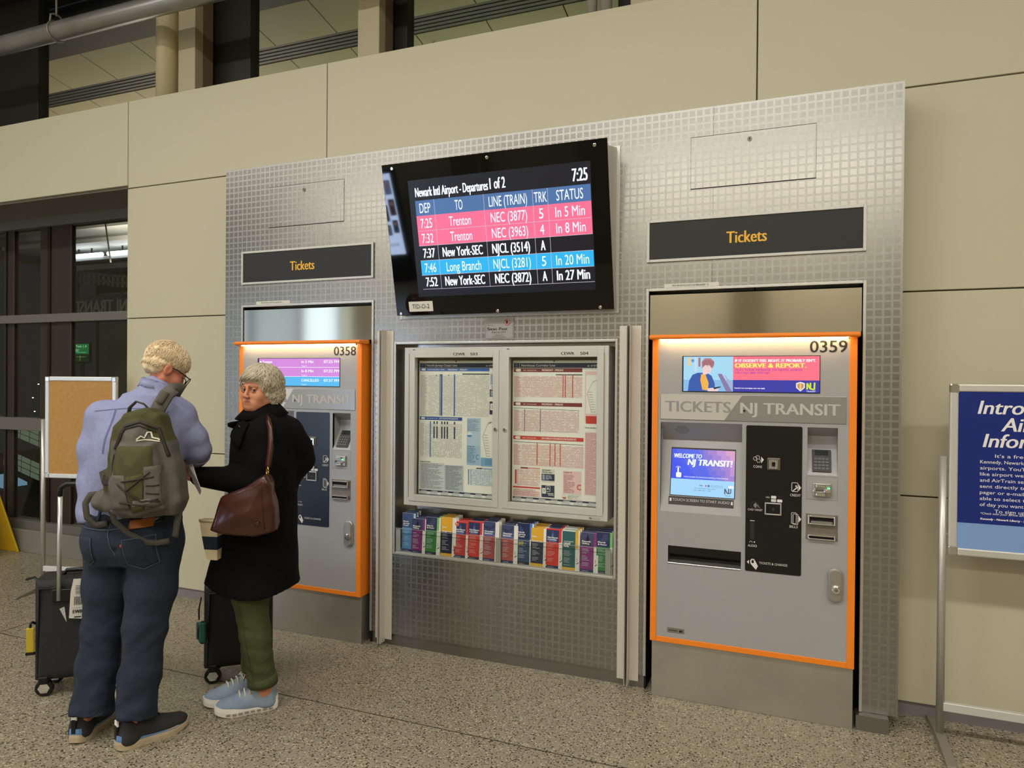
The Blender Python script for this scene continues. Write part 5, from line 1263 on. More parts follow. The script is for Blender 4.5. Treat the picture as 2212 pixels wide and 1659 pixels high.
def locks(fr, c, Rm, rad, specs, r, seed, wob=.25, n=6, seg=12, m=None, mb=None):
    """tapered strands over an ellipsoid: specs of (theta0, phi0, theta1, phi1) polar angles from the crown"""
    g = random.Random(seed); mb = mb or MB()
    for (t0, p0, t1, p1) in specs:
        pts = []; ph = g.uniform(0, 6.3); A = g.uniform(.5, 1) * wob; lift = g.uniform(.99, 1.05)
        for i in range(seg):
            s_ = i / (seg - 1); th = t0 + (t1 - t0) * s_; p = p0 + (p1 - p0) * s_ + A * math.sin(ph + s_ * 5.5) * s_
            l2 = lift * (1 + .04 * math.sin(ph * 2 + s_ * 7))
            v = np.array((math.sin(th) * math.sin(p) * rad[0], math.sin(th) * math.cos(p) * rad[1], math.cos(th) * rad[2])) * l2
            pts.append(fr.pt(*(Rm @ v + np.array(c))))
        rr = [r * g.uniform(.7, 1.2) * (1 - .75 * abs(2 * (i / (seg - 1)) - .85) ** 2.2) + .0008 for i in range(seg)]
        mb.tube(pts, rr, n, m, True, .45)
    return mb
def shoe(fr, heel, ang, L, parent, mats, lab, style):
    """heel point and heading in the person frame"""
    sf = Frame((heel[0], heel[1]), ang); loc_ = lambda P: fr(sf(P))
    class T:
        def __call__(s, P): return loc_(np.asarray(P, float))
        def pt(s, *p): return tuple(loc_(np.array(p, float)))
    tf = T()
    def outline(grow, n=26):
        o = []
        for i in range(2 * n):
            t = i / (2 * n) * 2 * math.pi; y = L / 2 - math.cos(t) * L / 2; s_ = 1 if t < math.pi else -1; u = y / L
            w = (.036 + .011 * math.exp(-((u - .72) / .2) ** 2) - .004 * math.exp(-((u - .42) / .15) ** 2)) * (max(0, 1 - ((u - .5) / .5) ** 2)) ** .33
            o.append((s_ * (w + grow) + .004 * math.sin(u * 3), y))
        return o
    spring = lambda y: .020 * max(0, (y / L - .72) / .28) ** 2 + .010 * max(0, (.14 - y / L) / .14) ** 2
    def slab(z0, z1, g0, g1, cutfn=None):
        mb = MB(); A = outline(g0); B = outline(g1); n = len(A)
        za = [z0 + spring(y) for x, y in A]; zb = [(z1(y) if callable(z1) else z1) + spring(y) * .6 for x, y in B]
        mid = [((a[0] + b_[0]) / 2 * 1.04, (a[1] - L / 2) * 1.012 + L / 2, (p + q) / 2) for a, b_, p, q in zip(A, B, za, zb)]
        vs = [tf.pt(a[0], a[1], z) for a, z in zip(A, za)] + [tf.pt(*m_) for m_ in mid] + [tf.pt(b_[0], b_[1], z) for b_, z in zip(B, zb)]
        fs = [list(range(n))[::-1], list(range(2 * n, 3 * n))] + [(k * n + i, k * n + (i + 1) % n, (k + 1) * n + (i + 1) % n, (k + 1) * n + i) for k in (0, 1) for i in range(n)]
        return mb.add(vs, fs)
    F = Field((-.08, -.03, -.01), (.08, L + .03, .16), .0046)
    zs = .024; ht = .105 if style == 'man' else .084
    F.cone((0, .045, zs + .015), (0, .05, ht), .040, .038, 0); F.cone((0, .06, .045), (.003, L * .62, .042), .040, .043, .03); F.ell((.004, L * .76, .042), (.046, L * .228, .034), .03)
    F.cone((0, .10, .085), (.002, L * .55, .058), .034, .032, .03)
    F.cut(F.dcone((0, .062, .155), (0, .068, ht - .022), .036, .028), .008); F.V = np.maximum(F.V, zs * .75 - F.Z)
    up = soft('shoe_upper', F.mesh(), tf, mats['upper'], parent)
    if style == 'man':
        soles = slab(0.0, lambda y: .036 + .012 * max(0, 1 - y / L * 2.2), .008, .006).build('outsole', mats['sole'], up, smooth=False)
        slab(.028, lambda y: .034 + .030 * max(0, 1 - y / L * 1.5), .0068, .005).build('midsole', mats['mid'], up)
        MB().obox(tf.pt(0, .004, .118), tuple(np.array(tf.pt(.012, 0, 0)) - np.array(tf.pt(0, 0, 0))), tuple(np.array(tf.pt(0, .004, 0)) - np.array(tf.pt(0, 0, 0))), (0, 0, .012)).build('heel_tab', mats['tab'], up)
        MB().obox(tf.pt(0, .002, .080), tuple(np.array(tf.pt(.009, 0, 0)) - np.array(tf.pt(0, 0, 0))), tuple(np.array(tf.pt(0, .004, 0)) - np.array(tf.pt(0, 0, 0))), (0, 0, .030)).build('heel_strip', BLACK, up)
    else:
        so = slab(0.0, lambda y: .040 + .010 * max(0, 1 - y / L * 2), .009, .006).build('outsole', mats['sole'], up)
        slab(.030, lambda y: .036 + .022 * max(0, 1 - y / L * 1.6), .0065, .004).build('midsole', mats['mid'], up)
        for k in range(8):
            y = L * (.12 + k * .095); w = -(.0465 + .011 * math.exp(-((y / L - .72) / .2) ** 2)) * 1.02 
            for s_ in (-1, 1):
                MB().obox(tf.pt(-w * s_, y, .017 + spring(y)), tuple(np.array(tf.pt(.003, 0, 0)) - np.array(tf.pt(0, 0, 0))), tuple(np.array(tf.pt(0, .009, 0)) - np.array(tf.pt(0, 0, 0))), (0, 0, .0035)).build('sole_hole', M('sole_shadow', '8a7f72', .8), so)
    lc = MB()
    for k in range(4):
        y = .105 + k * .022; z = .119 - k * .0085
        lc.tube([tf.pt(-.028, y, z - .018), tf.pt(-.012, y + .004, z + .006), tf.pt(.012, y + .006, z + .006), tf.pt(.028, y + .002, z - .018)], .0040, 6)
    lc.tube([tf.pt(0, .105, .126), tf.pt(.022, .098, .134), tf.pt(.040, .118, .108), tf.pt(.02, .115, .120)], .0028, 6); lc.tube([tf.pt(0, .105, .126), tf.pt(-.022, .094, .134), tf.pt(-.040, .112, .108), tf.pt(-.02, .115, .120)], .0028, 6)
    lc.build('laces', mats['lace'], up, smooth=True)
    return up, tf

SKIN_M = M('skin_man', 'c98468', .5, noise=(35, .6, 'bb7258')); SKIN_W = M('skin_woman', 'c98a68', .48, noise=(40, .6, 'bf7e5e')); LIPS = M('lips', 'b06e58', .45)
# ------------------------------------------------------------------ MAN
mf = Frame((0.72, -1.36), YAW)
man = thing('person', (0.72, -1.36, 0), 'person in blue shirt and dark jeans bending over papers, seen from behind', 'person')
B = Field((-.34, -.30, -.0), (.50, .46, 1.62), .010)
B.chain([(.144, .080, 1.59), (.112, .045, 1.46), (.075, .0, 1.25), (.064, 0, 1.05), (.064, .005, .90)], [.050, .052, .09, .10, .11], .03)
for hip, kn, an, to in (((-.03, .012, .86), (-.072, .015, .48), (-.125, -.052, .10), (-.137, .10, .045)), ((.155, -.002, .86), (.139, -.045, .50), (.108, -.105, .10), (.185, .0, .045))):
    B.chain([hip, kn, an], [.085, .055, .030], .04); B.cone(an, to, .030, .022, .01)
B.chain([(.11, .04, 1.44), (-.09, .04, 1.40), (-.115, .03, 1.14), (.02, .20, 1.10)], [.045, .045, .040, .028], .02); B.chain([(.11, .04, 1.44), (.245, .06, 1.40), (.308, .10, 1.265), (.235, .185, 1.19)], [.045, .045, .042, .030], .02)
MH = (0.152, .098, 1.640); MR = rotframe((.55, .6, -.55))
hR = rotframe((-.55, .80, -.25), (.6, .2, .77)); hL = rotframe((.75, .55, -.1), (-.3, .2, .93))
pf = joinpf(B.mesh(), head(MH, MR, .95, neck=False), hand((.24, .18, 1.193), hR, .55, 1), hand((.015, .195, 1.10), hL, .5, -1))
soft('body', pf, mf, SKIN_M, man, subsurf=1)
# jeans
J = Field((-.24, -.24, .06), (.36, .25, 1.06), .0085)
J.col([(.78, .062, .000, .175, .125), (.84, .064, -.004, .200, .140), (.92, .064, -.004, .205, .140), (1.0, .066, .0, .195, .125), (1.05, .066, 0, .190, .12)], 0, p=2.3)
J.ell((-.02, -.085, .885), (.085, .07, .085), .05); J.ell((.145, -.085, .885), (.085, .07, .085), .05)
J.chain([(-.045, .010, .86), (-.062, .012, .66), (-.075, .012, .48), (-.092, -.012, .30), (-.100, -.045, .105)], [.108, .098, .084, .080, .086], .03)
J.chain([(.165, -.004, .86), (.152, -.022, .66), (.139, -.045, .50), (.130, -.072, .30), (.125, -.10, .095)], [.112, .102, .086, .080, .084], .03)
J.V = np.maximum(J.V, np.maximum(.108 - .25 * (J.Y + .05) - J.Z, J.Z - 1.045))
J.cut(J.dcone((.062, -.22, .80), (.062, -.12, .88), .004, .004), .02)
low = np.clip((.62 - J.Z) / .3, 0, 1) + .35
J.wave(.0022, 24, 3, 1.0, low); J.V = J.V + .0016 * np.sin(J.Z * 120 + 3 * np.sin(J.X * 14 + J.Y * 9)) * np.clip((.30 - J.Z) / .2, 0, 1) + .0018 * np.sin(J.Z * 85 + 6 * np.sin(J.X * 13 + 1)) * np.exp(-((J.Z - .50) / .09) ** 2)
jp = J.mesh(); jb = bvh_of(jp)
DEN = M('denim', '182030', .88, noise=(9, .7, '232c3b'), bump=(30, .55, 7)); DEN2 = M('denim_dark', '171d27', .85, bump=(420, .2, 2)); STI = M('denim_stitch', '454c56', .8)
jo = soft('jeans', jp, mf, DEN, man)
decal('back_pocket', jb, [(.098, .905), (.225, .925), (.232, .80), (.175, .775), (.115, .795)], mf, DEN, jo, .003, thick=.003)
decal('back_pocket', jb, [(-.105, .915), (-.035, .915), (-.030, .81), (-.06, .79), (-.105, .805)], mf, DEN, jo, .003, thick=.003)
for path in ([(.098, .905), (.225, .925)], [(.098, .905), (.115, .795), (.175, .775), (.232, .80), (.225, .925)], [(-.035, .915), (-.030, .81), (-.06, .79), (-.10, .805)], [(.035, .985), (.032, .93), (.05, .86), (.065, .835)], [(-.13, .955), (.035, .945), (.24, .975)]):
    ribbon('stitching', jb, path, .0035, mf, STI, jo, .0058 if path[0] != (.035, .985) else .003, thick=.0)
ribbon('waistband', jb, [(-.135, 1.0), (.05, .990), (.265, 1.012)], .036, mf, DEN2, jo, .004)
for bx in (-.02, .245): ribbon('belt_loop', jb, [(bx, .968), (bx + .004, 1.022)], .013, mf, DEN, jo, .011)
decal('leather_patch', jb, [(.122, .950), (.212, .960), (.212, .996), (.122, .986)], mf, M('patch_leather', '9c5a24', .6, noise=(20, .5, '8a4c1c')), jo, .010, thick=.003)
decal('red_tab', jb, [(.092, .872), (.100, .874), (.100, .888), (.092, .886)], mf, ink('8f3a36'), jo, .006, n=2, rings=1)
for s_, hem in ((-1, [(-.185, .115), (-.10, .102), (-.015, .115)]), (1, [(.045, .105), (.125, .092), (.205, .105)])): ribbon('hem_stitch', jb, [(a, c + .018) for a, c in hem], .004, mf, STI, jo, .0015, thick=0, fb=-.12)
# shirt
S = Field((-.36, -.26, .90), (.50, .42, 1.62), .0078)
S.col([(.955, .055, .004, .205, .140), (1.02, .055, .002, .198, .136), (1.15, .062, .0, .195, .135), (1.28, .078, .004, .205, .135), (1.38, .088, .018, .200, .122), (1.45, .098, .032, .165, .105), (1.51, .118, .045, .105, .085)], 0, p=2.2)
S.cone((-.075, .04, 1.418), (.240, .055, 1.422), .072, .068, .06)
S.cone((.095, .030, 1.43), (.130, .050, 1.535), .105, .074, .05)
S.chain([(-.095, .035, 1.41), (-.118, .02, 1.27), (-.125, .022, 1.14)], [.078, .070, .066], .035); S.cone((-.125, .022, 1.14), (.0, .19, 1.10), .066, .052, .03)
S.chain([(.245, .055, 1.41), (.286, .08, 1.33), (.306, .105, 1.262)], [.068, .060, .056], .03); S.cone((.306, .105, 1.262), (.268, .150, 1.225), .056, .052, .02)
S.cone((-.10, .02, 1.10), (-.115, .0, .985), .075, .07, .05)
S.cut(S.dcone((.16, .10, 1.62), (.142, .075, 1.545), .062, .054), .010)
S.V = np.maximum(S.V, .955 + .03 * np.sin(S.X * 9 + 1.2) - S.Z)
S.wave(.0026, 15, 11, .8); S.V = S.V + .0035 * np.sin((S.X * .8 + S.Z * .6) * 46 + 3 * np.sin(S.X * 10)) * np.exp(-(((S.X - .30) / .10) ** 2 + ((S.Z - 1.30) / .09) ** 2)) + .003 * np.sin((S.Z + .5 * S.X) * 52) * np.clip((1.12 - S.Z) / .12, 0, 1) * np.clip((-.02 - S.X) / .08, 0, 1)
shp = S.mesh(); sbv = bvh_of(shp)
SHIRT = M('shirt_blue', '8186aa', .8, noise=(60, .6, '8c91b4'), bump=(24, .5, 6))
sho = soft('shirt', shp, mf, SHIRT, man)
cm = MB(); pts = []
for k in range(26):
    a = -2.55 + k / 25 * 5.1 - math.pi / 2 - .5; pts.append((a, .068 + .004 * math.sin(k)))
ring_ = lambda dz, g: [mf.pt(.138 + (r_ + g) * math.cos(a), .060 + (r_ + g) * .95 * math.sin(a), 1.532 + dz + .026 * math.cos(a - 3.85)) for a, r_ in pts]
A_, B_, C_ = ring_(-.012, .010), ring_(.040, .000), ring_(.002, .016); n_ = len(A_)
cm.add(A_ + B_ + C_, [(i, i + 1, n_ + i + 1, n_ + i) for i in range(n_ - 1)] + [(n_ + i, n_ + i + 1, 2 * n_ + i + 1, 2 * n_ + i) for i in range(n_ - 1)])
co_ = cm.build('collar', SHIRT, sho, smooth=True); md = co_.modifiers.new('thick', 'SOLIDIFY'); md.thickness = .004; md.offset = 0
cf = MB(); cf.tube([mf.pt(.292, .125, 1.248), mf.pt(.262, .152, 1.226)], [.059, .057], 18); cfo = cf.build('rolled_cuff', M('shirt_inside', '8d84a2', .85), sho, smooth=True, bevel=.004)
ribbon('yoke_seam', sbv, [(-.09, 1.448), (.06, 1.462), (.20, 1.462)], .004, mf, M('seam_blue', '5f648a', .8), sho, .0015, thick=0)
ribbon('back_pleat', sbv, [(.02, 1.455), (.012, 1.40), (.0, 1.33), (-.005, 1.27)], .009, mf, MATS['seam_blue'], sho, .0012, thick=0)
ribbon('arm_seam', sbv, [(.235, 1.45), (.222, 1.40), (.228, 1.34)], .005, mf, MATS['seam_blue'], sho, .001, thick=0)
# hair, glasses
HM = M('hair_fair', 'e2c596', .55, noise=(60, .6, 'f2e2c4')); 
hf = Field((-.12, -.14, -.10), (.12, .12, .15), .006)
hf.ell((0, -.014, .038), (.083, .101, .090), 0); hf.ell((0, -.050, -.022), (.064, .045, .052), .03); hf.cut(hf.dell((0, .12, -.05), (.085, .085, .105)), .02); hf.cut(hf.dell((.08, .0, -.045), (.03, .035, .045)), .012); hf.cut(hf.dell((-.08, .0, -.045), (.03, .035, .045)), .012); hf.V = np.maximum(hf.V, -.058 - hf.Z); hf.wave(.0022, 70, 4)
P_, Q_ = hf.mesh(); P_ = (P_ * .95) @ MR.T + np.array(MH)
mho = soft('hair', (P_, Q_), mf, HM, man)
g_ = random.Random(4); sp_ = []
for k in range(3600):
    p0 = g_.uniform(0, 6.28); dd_ = abs(((p0 + math.pi) % (2 * math.pi)) - math.pi); front = dd_ < .9
    t0 = g_.uniform(.05, 1.25 if dd_ < 2.0 else 1.95); sp_.append((t0, p0, t0 + g_.uniform(.45, .8) * (.55 if front and t0 > .6 else 1), p0 + g_.uniform(-.25, .25)))
lk_ = locks(mf, MH + MR @ np.array((0, -.013, .034)), MR, (.084 * .95, .102 * .95, .090 * .95), sp_, .0012, 5, .07, 3, 6)
sp2 = []
for k in range(1600):
    p0 = math.pi + g_.uniform(-1.6, 1.6); t0 = g_.uniform(.5, 1.45); sp2.append((t0, p0, t0 + g_.uniform(.3, .5), p0 + g_.uniform(-.2, .2)))
lk_ = locks(mf, MH + MR @ np.array((0, -.050, -.020)), MR, (.070 * .95, .053 * .95, .060 * .95), sp2, .0012, 8, .07, 3, 6, None, lk_)
lk_.build('hair_strands', HM, mho, smooth=True)
gl_ = MB(); H = lambda x, y, z: mf.pt(*(MR @ (np.array((x, y, z)) * .95) + np.array(MH)))
for s_ in (-1, 1):
    gl_.tube([H(s_ * .079, -.02, -.002), H(s_ * .078, .03, .006), H(s_ * .072, .105, .004)], .0028, 6)
    gl_.tube([H(s_ * .036 + .030 * math.cos(a), .112 - .006 * math.cos(a) * s_, -.006 + .022 * math.sin(a)) for a in [2 * math.pi * k / 18 for k in range(19)]], .0022, 6)
gl_.tube([H(-.008, .116, 0), H(.008, .116, 0)], .002, 6); gl_.build('glasses', M('glasses_dark', '1c1b20', .3), man, smooth=True)
SM = dict(upper=M('shoe_charcoal', '2c2b2d', .8, bump=(300, .3, 2)), sole=M('sole_cream', 'bfae90', .7, noise=(20, .6, 'a8977a')), mid=M('midsole_blue', '5f86b4', .6), tab=WHITE, lace=M('lace_black', '151516', .8))
shoe(mf, (-.138, -.105), .02, .305, man, SM, 'left', 'man'); shoe(mf, (.070, -.150), -.68, .31, man, SM, 'right', 'man')
# ------------------------------------------------------------------ BACKPACK
bp = thing('backpack', (0.85, -1.5, .98), 'olive and grey backpack hanging from one shoulder of the man', 'backpack')
K = Field((-.05, -.32, .94), (.44, -.06, 1.50), .0065)
K.mix(K.dpoly([(.128, 1.445), (.215, 1.468), (.275, 1.44), (.315, 1.34), (.352, 1.20), (.372, 1.08), (.345, 1.02), (.24, 1.014), (.12, 1.006), (.055, 1.04), (.045, 1.12), (.055, 1.25), (.085, 1.39)], -.225, -.105, .03, .045), 0)
K.mix(K.dpoly([(.135, 1.325), (.285, 1.33), (.325, 1.16), (.33, 1.06), (.22, 1.02), (.11, 1.04), (.10, 1.15)], -.285, -.16, .03, .02), .02)
K.ell((.022, -.15, 1.075), (.05, .06, .05), .03); K.wave(.0022, 22, 9)
kp = K.mesh(); kb_ = bvh_of(kp)
OLI = M('pack_olive', '40401f', .8, noise=(30, .5, '4a4926'), bump=(500, .3, 2)); GRYP = M('pack_grey', '55524a', .8, noise=(24, .5, '605c53'), bump=(500, .3, 2)); WEB = M('pack_webbing', '4a463d', .8, bump=(600, .3, 2)); ZIP = M('pack_zip', '26251f', .6)
ko = soft('pack_body', kp, mf, [GRYP, OLI], bp, sel=lambda c: ((c[:, 2] > 1.335) & (c[:, 1] > -.235)) | ((c[:, 0] < .085) & (c[:, 2] > 1.12)))
decal('front_pocket', kb_, [(.140, 1.315), (.282, 1.318), (.300, 1.20), (.205, 1.08), (.128, 1.22)], mf, OLI, ko, .004)
decal('lower_panel', kb_, [(.128, 1.20), (.185, 1.20), (.205, 1.06), (.125, 1.06)], mf, GRYP, ko, .006); decal('lower_panel', kb_, [(.262, 1.235), (.312, 1.24), (.330, 1.08), (.265, 1.06)], mf, GRYP, ko, .006)
decal('olive_gusset', kb_, [(.188, 1.19), (.258, 1.21), (.262, 1.06), (.212, 1.045)], mf, OLI, ko, .005)
decal('mesh_slot', kb_, [(.215, 1.072), (.292, 1.088), (.292, 1.108), (.222, 1.098)], mf, M('pack_pale', '6b675d', .8), ko, .007)
for path, w in (([(.108, 1.30), (.15, 1.395), (.215, 1.415), (.285, 1.385), (.325, 1.27)], .010), ([(.100, 1.28), (.09, 1.15), (.105, 1.04)], .008), ([(.118, 1.30), (.155, 1.385), (.215, 1.40), (.278, 1.372)], .004)): ribbon('zip', kb_, path, w, mf, ZIP if w != .008 else WEB, ko, .004)
for path in ([(.175, 1.175), (.300, 1.195)], [(.155, 1.165), (.255, 1.095), (.318, 1.105)], [(.195, 1.135), (.285, 1.215)], [(.165, 1.09), (.300, 1.075)], [(.272, 1.16), (.318, 1.16)], [(.272, 1.13), (.32, 1.125)], [(.272, 1.10), (.322, 1.095)]): ribbon('cord', kb_, path, .005, mf, ZIP, ko, .010, thick=.004)
q_ = [(.215, 1.343), (.228, 1.357), (.240, 1.349), (.247, 1.372), (.258, 1.372), (.266, 1.350), (.285, 1.345), (.292, 1.340)]
ribbon('emblem', kb_, q_, .0055, mf, ink('d9d2bc'), ko, .0075, thick=0); ribbon('emblem', kb_, [(.214, 1.338), (.240, 1.342), (.265, 1.340), (.293, 1.334)], .004, mf, ink('d9d2bc'), ko, .0072, thick=0)
ribbon('shoulder_strap', None, [(.215, -.120, 1.43), (.235, -.120, 1.475), (.252, -.095, 1.525), (.262, -.05, 1.548), (.275, .00, 1.54)], .060, mf, GRYP, bp, thick=.014)
ribbon('strap_pad', None, [(.238, -.132, 1.488), (.255, -.105, 1.535)], .030, mf, WEB, bp, thick=.006)
MB().tube([mf.pt(*p) for p in ((.118, -.155, 1.425), (.135, -.17, 1.470), (.165, -.175, 1.496), (.195, -.17, 1.485), (.215, -.155, 1.455))], .0085, 8, None, True, .5).build('grab_loop', WEB, bp, smooth=True)
ribbon('hip_strap', None, [(.052, -.16, 1.03), (.075, -.175, .99), (.13, -.165, .935), (.20, -.15, .895), (.245, -.145, .892), (.29, -.14, .90)], .024, mf, WEB, bp); ribbon('hip_strap', None, [(.345, -.16, 1.04), (.335, -.165, .985), (.322, -.155, .92)], .026, mf, WEB, bp)
ribbon('side_strap', None, [(.03, -.16, 1.10), (-.03, -.17, 1.10), (-.055, -.165, 1.06), (-.05, -.16, 1.0), (-.02, -.15, .965), (.03, -.15, .975)], .026, mf, WEB, bp)
decal('side_buckle', kb_, [(.048, 1.19), (.098, 1.175), (.100, 1.155), (.055, 1.15)], mf, ZIP, ko, .006, fb=-.17); MB().obox(mf.pt(.050, -.19, 1.185), (.03, 0, .012), (0, .006, 0), (-.008, 0, .024)).build('side_tab', WEB, bp)
# paper held by the man
t = thing('paper_sheet', mf.pt(.28, .11, 1.09), 'folded white paper sheet held in the hand of the man', 'paper')
pm = MB(); pm.add([mf.pt(*p) for p in ((.235, .115, 1.215), (.262, .105, 1.235), (.315, .065, 1.13), (.335, .06, 1.085), (.318, .085, 1.06), (.26, .12, 1.13))], [(0, 1, 2, 5), (5, 2, 3, 4)])
po = pm.build('folded_leaf', M('paper_white', 'd9d5cc', .7), t); md = po.modifiers.new('thick', 'SOLIDIFY'); md.thickness = .002
# ------------------------------------------------------------------ WOMAN
wf = Frame((1.09, -.95), YAW)
wom = thing('person', (1.09, -.95, 0), 'person with short grey hair in a long black coat and green trousers, looking back', 'person')
WH = (.044, -.016, 1.546); WR = rotframe((-.36, -.93, -.02), (.03, 0, 1)); WS = .90
B = Field((-.36, -.26, 0), (.34, .30, 1.47), .010)
B.chain([(.046, .0, 1.44), (.055, .0, 1.33), (.05, .0, 1.10), (.045, 0, .85)], [.052, .085, .10, .12], .05)
for hip, kn, an, to in (((.02, -.04, .82), (.041, -.045, .38), (.076, -.004, .085), (-.03, -.05, .04)), ((.0, .07, .82), (-.02, .10, .40), (-.028, .13, .10), (-.12, .085, .04))):
    B.chain([hip, kn, an], [.075, .048, .034], .03); B.cone(an, to, .033, .026, .02)
B.chain([(.11, -.085, 1.33), (.10, -.125, 1.12), (-.19, -.10, 1.13)], [.05, .038, .026], .03); B.chain([(.16, .07, 1.33), (.215, .10, 1.20), (.14, .03, 1.06)], [.05, .038, .028], .03)
hN = rotframe((-.9, .35, .05), (.2, -.2, .95)); hF = rotframe((-.5, -.5, -.6), (0, -.4, .8))
hp_ = head(WH, WR, WS, True, .0036)
pf = joinpf(hp_, B.mesh(), hand((-.215, -.095, 1.132), hN, .4, 1), hand((.135, .02, 1.05), hF, .5, -1))
def lipsel(c):
    q = ((c - np.array(WH)) @ WR) / WS
    return (np.abs(q[:, 0]) < .0215) & (q[:, 2] < -.056) & (q[:, 2] > -.077) & (q[:, 1] > .084) & (np.abs(q[:, 2] + .0665) < .0080 * np.sqrt(np.clip(1 - (q[:, 0] / .0225) ** 2, 0, 1)))
soft('body', pf, wf, [SKIN_W, LIPS], wom, sel=lipsel, subsurf=1)
W_ = lambda x, y, z: wf.pt(*(WR @ (np.array((x, y, z)) * WS) + np.array(WH)))
gz = np.array((.42, -.9, .02)); 
for s_ in (-1, 1):
    e = MB().ball(W_(s_ * .031, .0795, -.003), .0133 * WS, None, 16, 12); eo = e.build('eye', M('eye_white', 'b8aa9c', .25), wom, smooth=True)
    gd = WR.T @ (gz / np.linalg.norm(gz)); gd = gd / np.linalg.norm(gd)
    cI = np.array((s_ * .031, .0795, -.003)) + gd * .0108
    MB().ball(W_(*cI), .0066 * WS, None, 12, 8).build('iris', M('iris_dark', '2a1c14', .15), eo, smooth=True)
    MB().tube([W_(s_ * .012, .102, .019), W_(s_ * .026, .1015, .0235), W_(s_ * .040, .093, .0225), W_(s_ * .048, .084, .017)], [.0012, .0019, .0016, .0008], 6).build('eyebrow', M('brow_grey', '8a7866', .8), wom, smooth=True)
    lidp = [W_(s_ * .031 + .0145 * math.cos(a), .0795 + .0145 * math.sqrt(max(0, 1 - (math.cos(a)) ** 2 * .95)) * .97, .0012 + .003 * math.sin(a)) for a in [math.pi * k / 8 for k in range(9)]]
    MB().tube(lidp, .0011, 5).build('lash_line', M('lash', '3a2a22', .7), wom, smooth=True)
MB().ball(W_(.079, -.005, -.052), .0042, CHROME, 10, 8).build('earring', None, wom, smooth=True); MB().ball(W_(-.079, -.005, -.052), .0042, CHROME, 10, 8).build('earring', None, wom, smooth=True)
# hair
hf = Field((-.13, -.15, -.13), (.13, .13, .16), .006)
hf.ell((0, -.022, .040), (.093, .108, .092), 0); hf.ell((0, -.062, -.035), (.086, .068, .068), .03)
for s_ in (-1, 1): hf.ell((s_ * .074, -.018, -.02), (.024, .045, .052), .03)
hf.cut(hf.dell((0, .110, -.072), (.070, .084, .108)), .02); hf.V = np.maximum(hf.V, -.105 - hf.Z); hf.wave(.003, 45, 14)
P_, Q_ = hf.mesh(); P_ = (P_ * WS) @ WR.T + np.array(WH)
HG = M('hair_grey', 'aba08a', .5, noise=(60, .7, 'cdc2ab')); HG2 = M('hair_silver', 'd3c9b3', .45, noise=(90, .6, 'b0a48d'))
who = soft('hair', (P_, Q_), wf, HG, wom)
g_ = random.Random(12); sp_ = []
for k in range(2200):
    p0 = g_.uniform(0, 6.28); d0 = ((p0 + math.pi) % (2 * math.pi)) - math.pi
    if abs(d0) < .75: t0 = g_.uniform(.1, .6); sp_.append((t0, p0 - .3, t0 + g_.uniform(.6, .86), p0 + g_.uniform(.2, .8)))
    else: t0 = g_.uniform(.15, 1.5); sp_.append((t0, p0, min(2.15, t0 + g_.uniform(.5, .8)), p0 + (1 if d0 > 0 else -1) * g_.uniform(.0, .35)))
lk_ = locks(wf, WH + WR @ (np.array((0, -.020, .030)) * WS), WR, (.099 * WS, .113 * WS, .103 * WS), sp_[:950], .0024, 6, .26, 5, 10, HG2)
lk_ = locks(wf, WH + WR @ (np.array((0, -.020, .030)) * WS), WR, (.101 * WS, .115 * WS, .104 * WS), sp_[950:], .0024, 7, .26, 5, 10, HG, lk_)
sp2 = []
for k in range(900):
    p0 = math.pi + g_.uniform(-2.1, 2.1); t0 = g_.uniform(.7, 1.7); sp2.append((t0, p0, min(2.3, t0 + g_.uniform(.35, .6)), p0 + g_.uniform(-.2, .3)))
lk_ = locks(wf, WH + WR @ (np.array((0, -.042, -.025)) * WS), WR, (.100 * WS, .092 * WS, .088 * WS), sp2, .0025, 9, .24, 4, 9, HG2, lk_)
sp3 = []
for k in range(420):
    t0 = g_.uniform(.35, .95); p0 = g_.uniform(-1.1, .5); sp3.append((t0, p0, g_.uniform(1.22, 1.42), p0 + g_.uniform(.35, .75)))
lk_ = locks(wf, WH + WR @ (np.array((0, -.020, .028)) * WS), WR, (.098 * WS, .116 * WS, .104 * WS), sp3, .0026, 10, .12, 4, 9, HG2, lk_)
lk_.build('hair_strands', None, who, smooth=True)
# coat
Cc = Field((-.30, -.27, .54), (.33, .26, 1.50), .0080)
Cc.col([(.575, .015, -.015, .225, .165), (.66, .018, -.012, .212, .160), (.80, .033, -.008, .194, .150), (.95, .052, -.004, .165, .140), (1.10, .058, 0, .152, .132), (1.25, .058, .0, .150, .140), (1.34, .058, .002, .140, .130), (1.40, .058, .004, .105, .095), (1.44, .055, 0, .075, .075)], 0, .0, 2.3)
Cc.cone((.10, -.080, 1.335), (.15, .065, 1.335), .075, .075, .06); Cc.chain([(.105, -.085, 1.32), (.110, -.118, 1.21), (.095, -.13, 1.115)], [.075, .068, .064], .03); Cc.cone((.095, -.13, 1.115), (-.205, -.095, 1.132), .064, .048, .03)
Cc.chain([(.155, .07, 1.32), (.192, .088, 1.26), (.205, .10, 1.195)], [.072, .066, .060], .03); Cc.cone((.205, .10, 1.195), (.14, .03, 1.06), .060, .05, .03)
Cc.cone((.046, -.002, 1.38), (.050, -.004, 1.435), .082, .070, .03)
Cc.cut(Cc.dcone((.035, -.03, 1.52), (.044, -.012, 1.43), .062, .050), .008)
Cc.V = np.maximum(Cc.V, .578 + .05 * np.clip(np.abs(Cc.X - .04) / .2, 0, 1) ** 2 * .9 - Cc.Z); Cc.wave(.0025, 11, 21, .6)
cp_ = Cc.mesh(); cb_ = bvh_of(cp_)
COAT = M('coat_black', '050507', .92, noise=(25, .6, '08080a'), bump=(260, .3, 3), spec=.2)
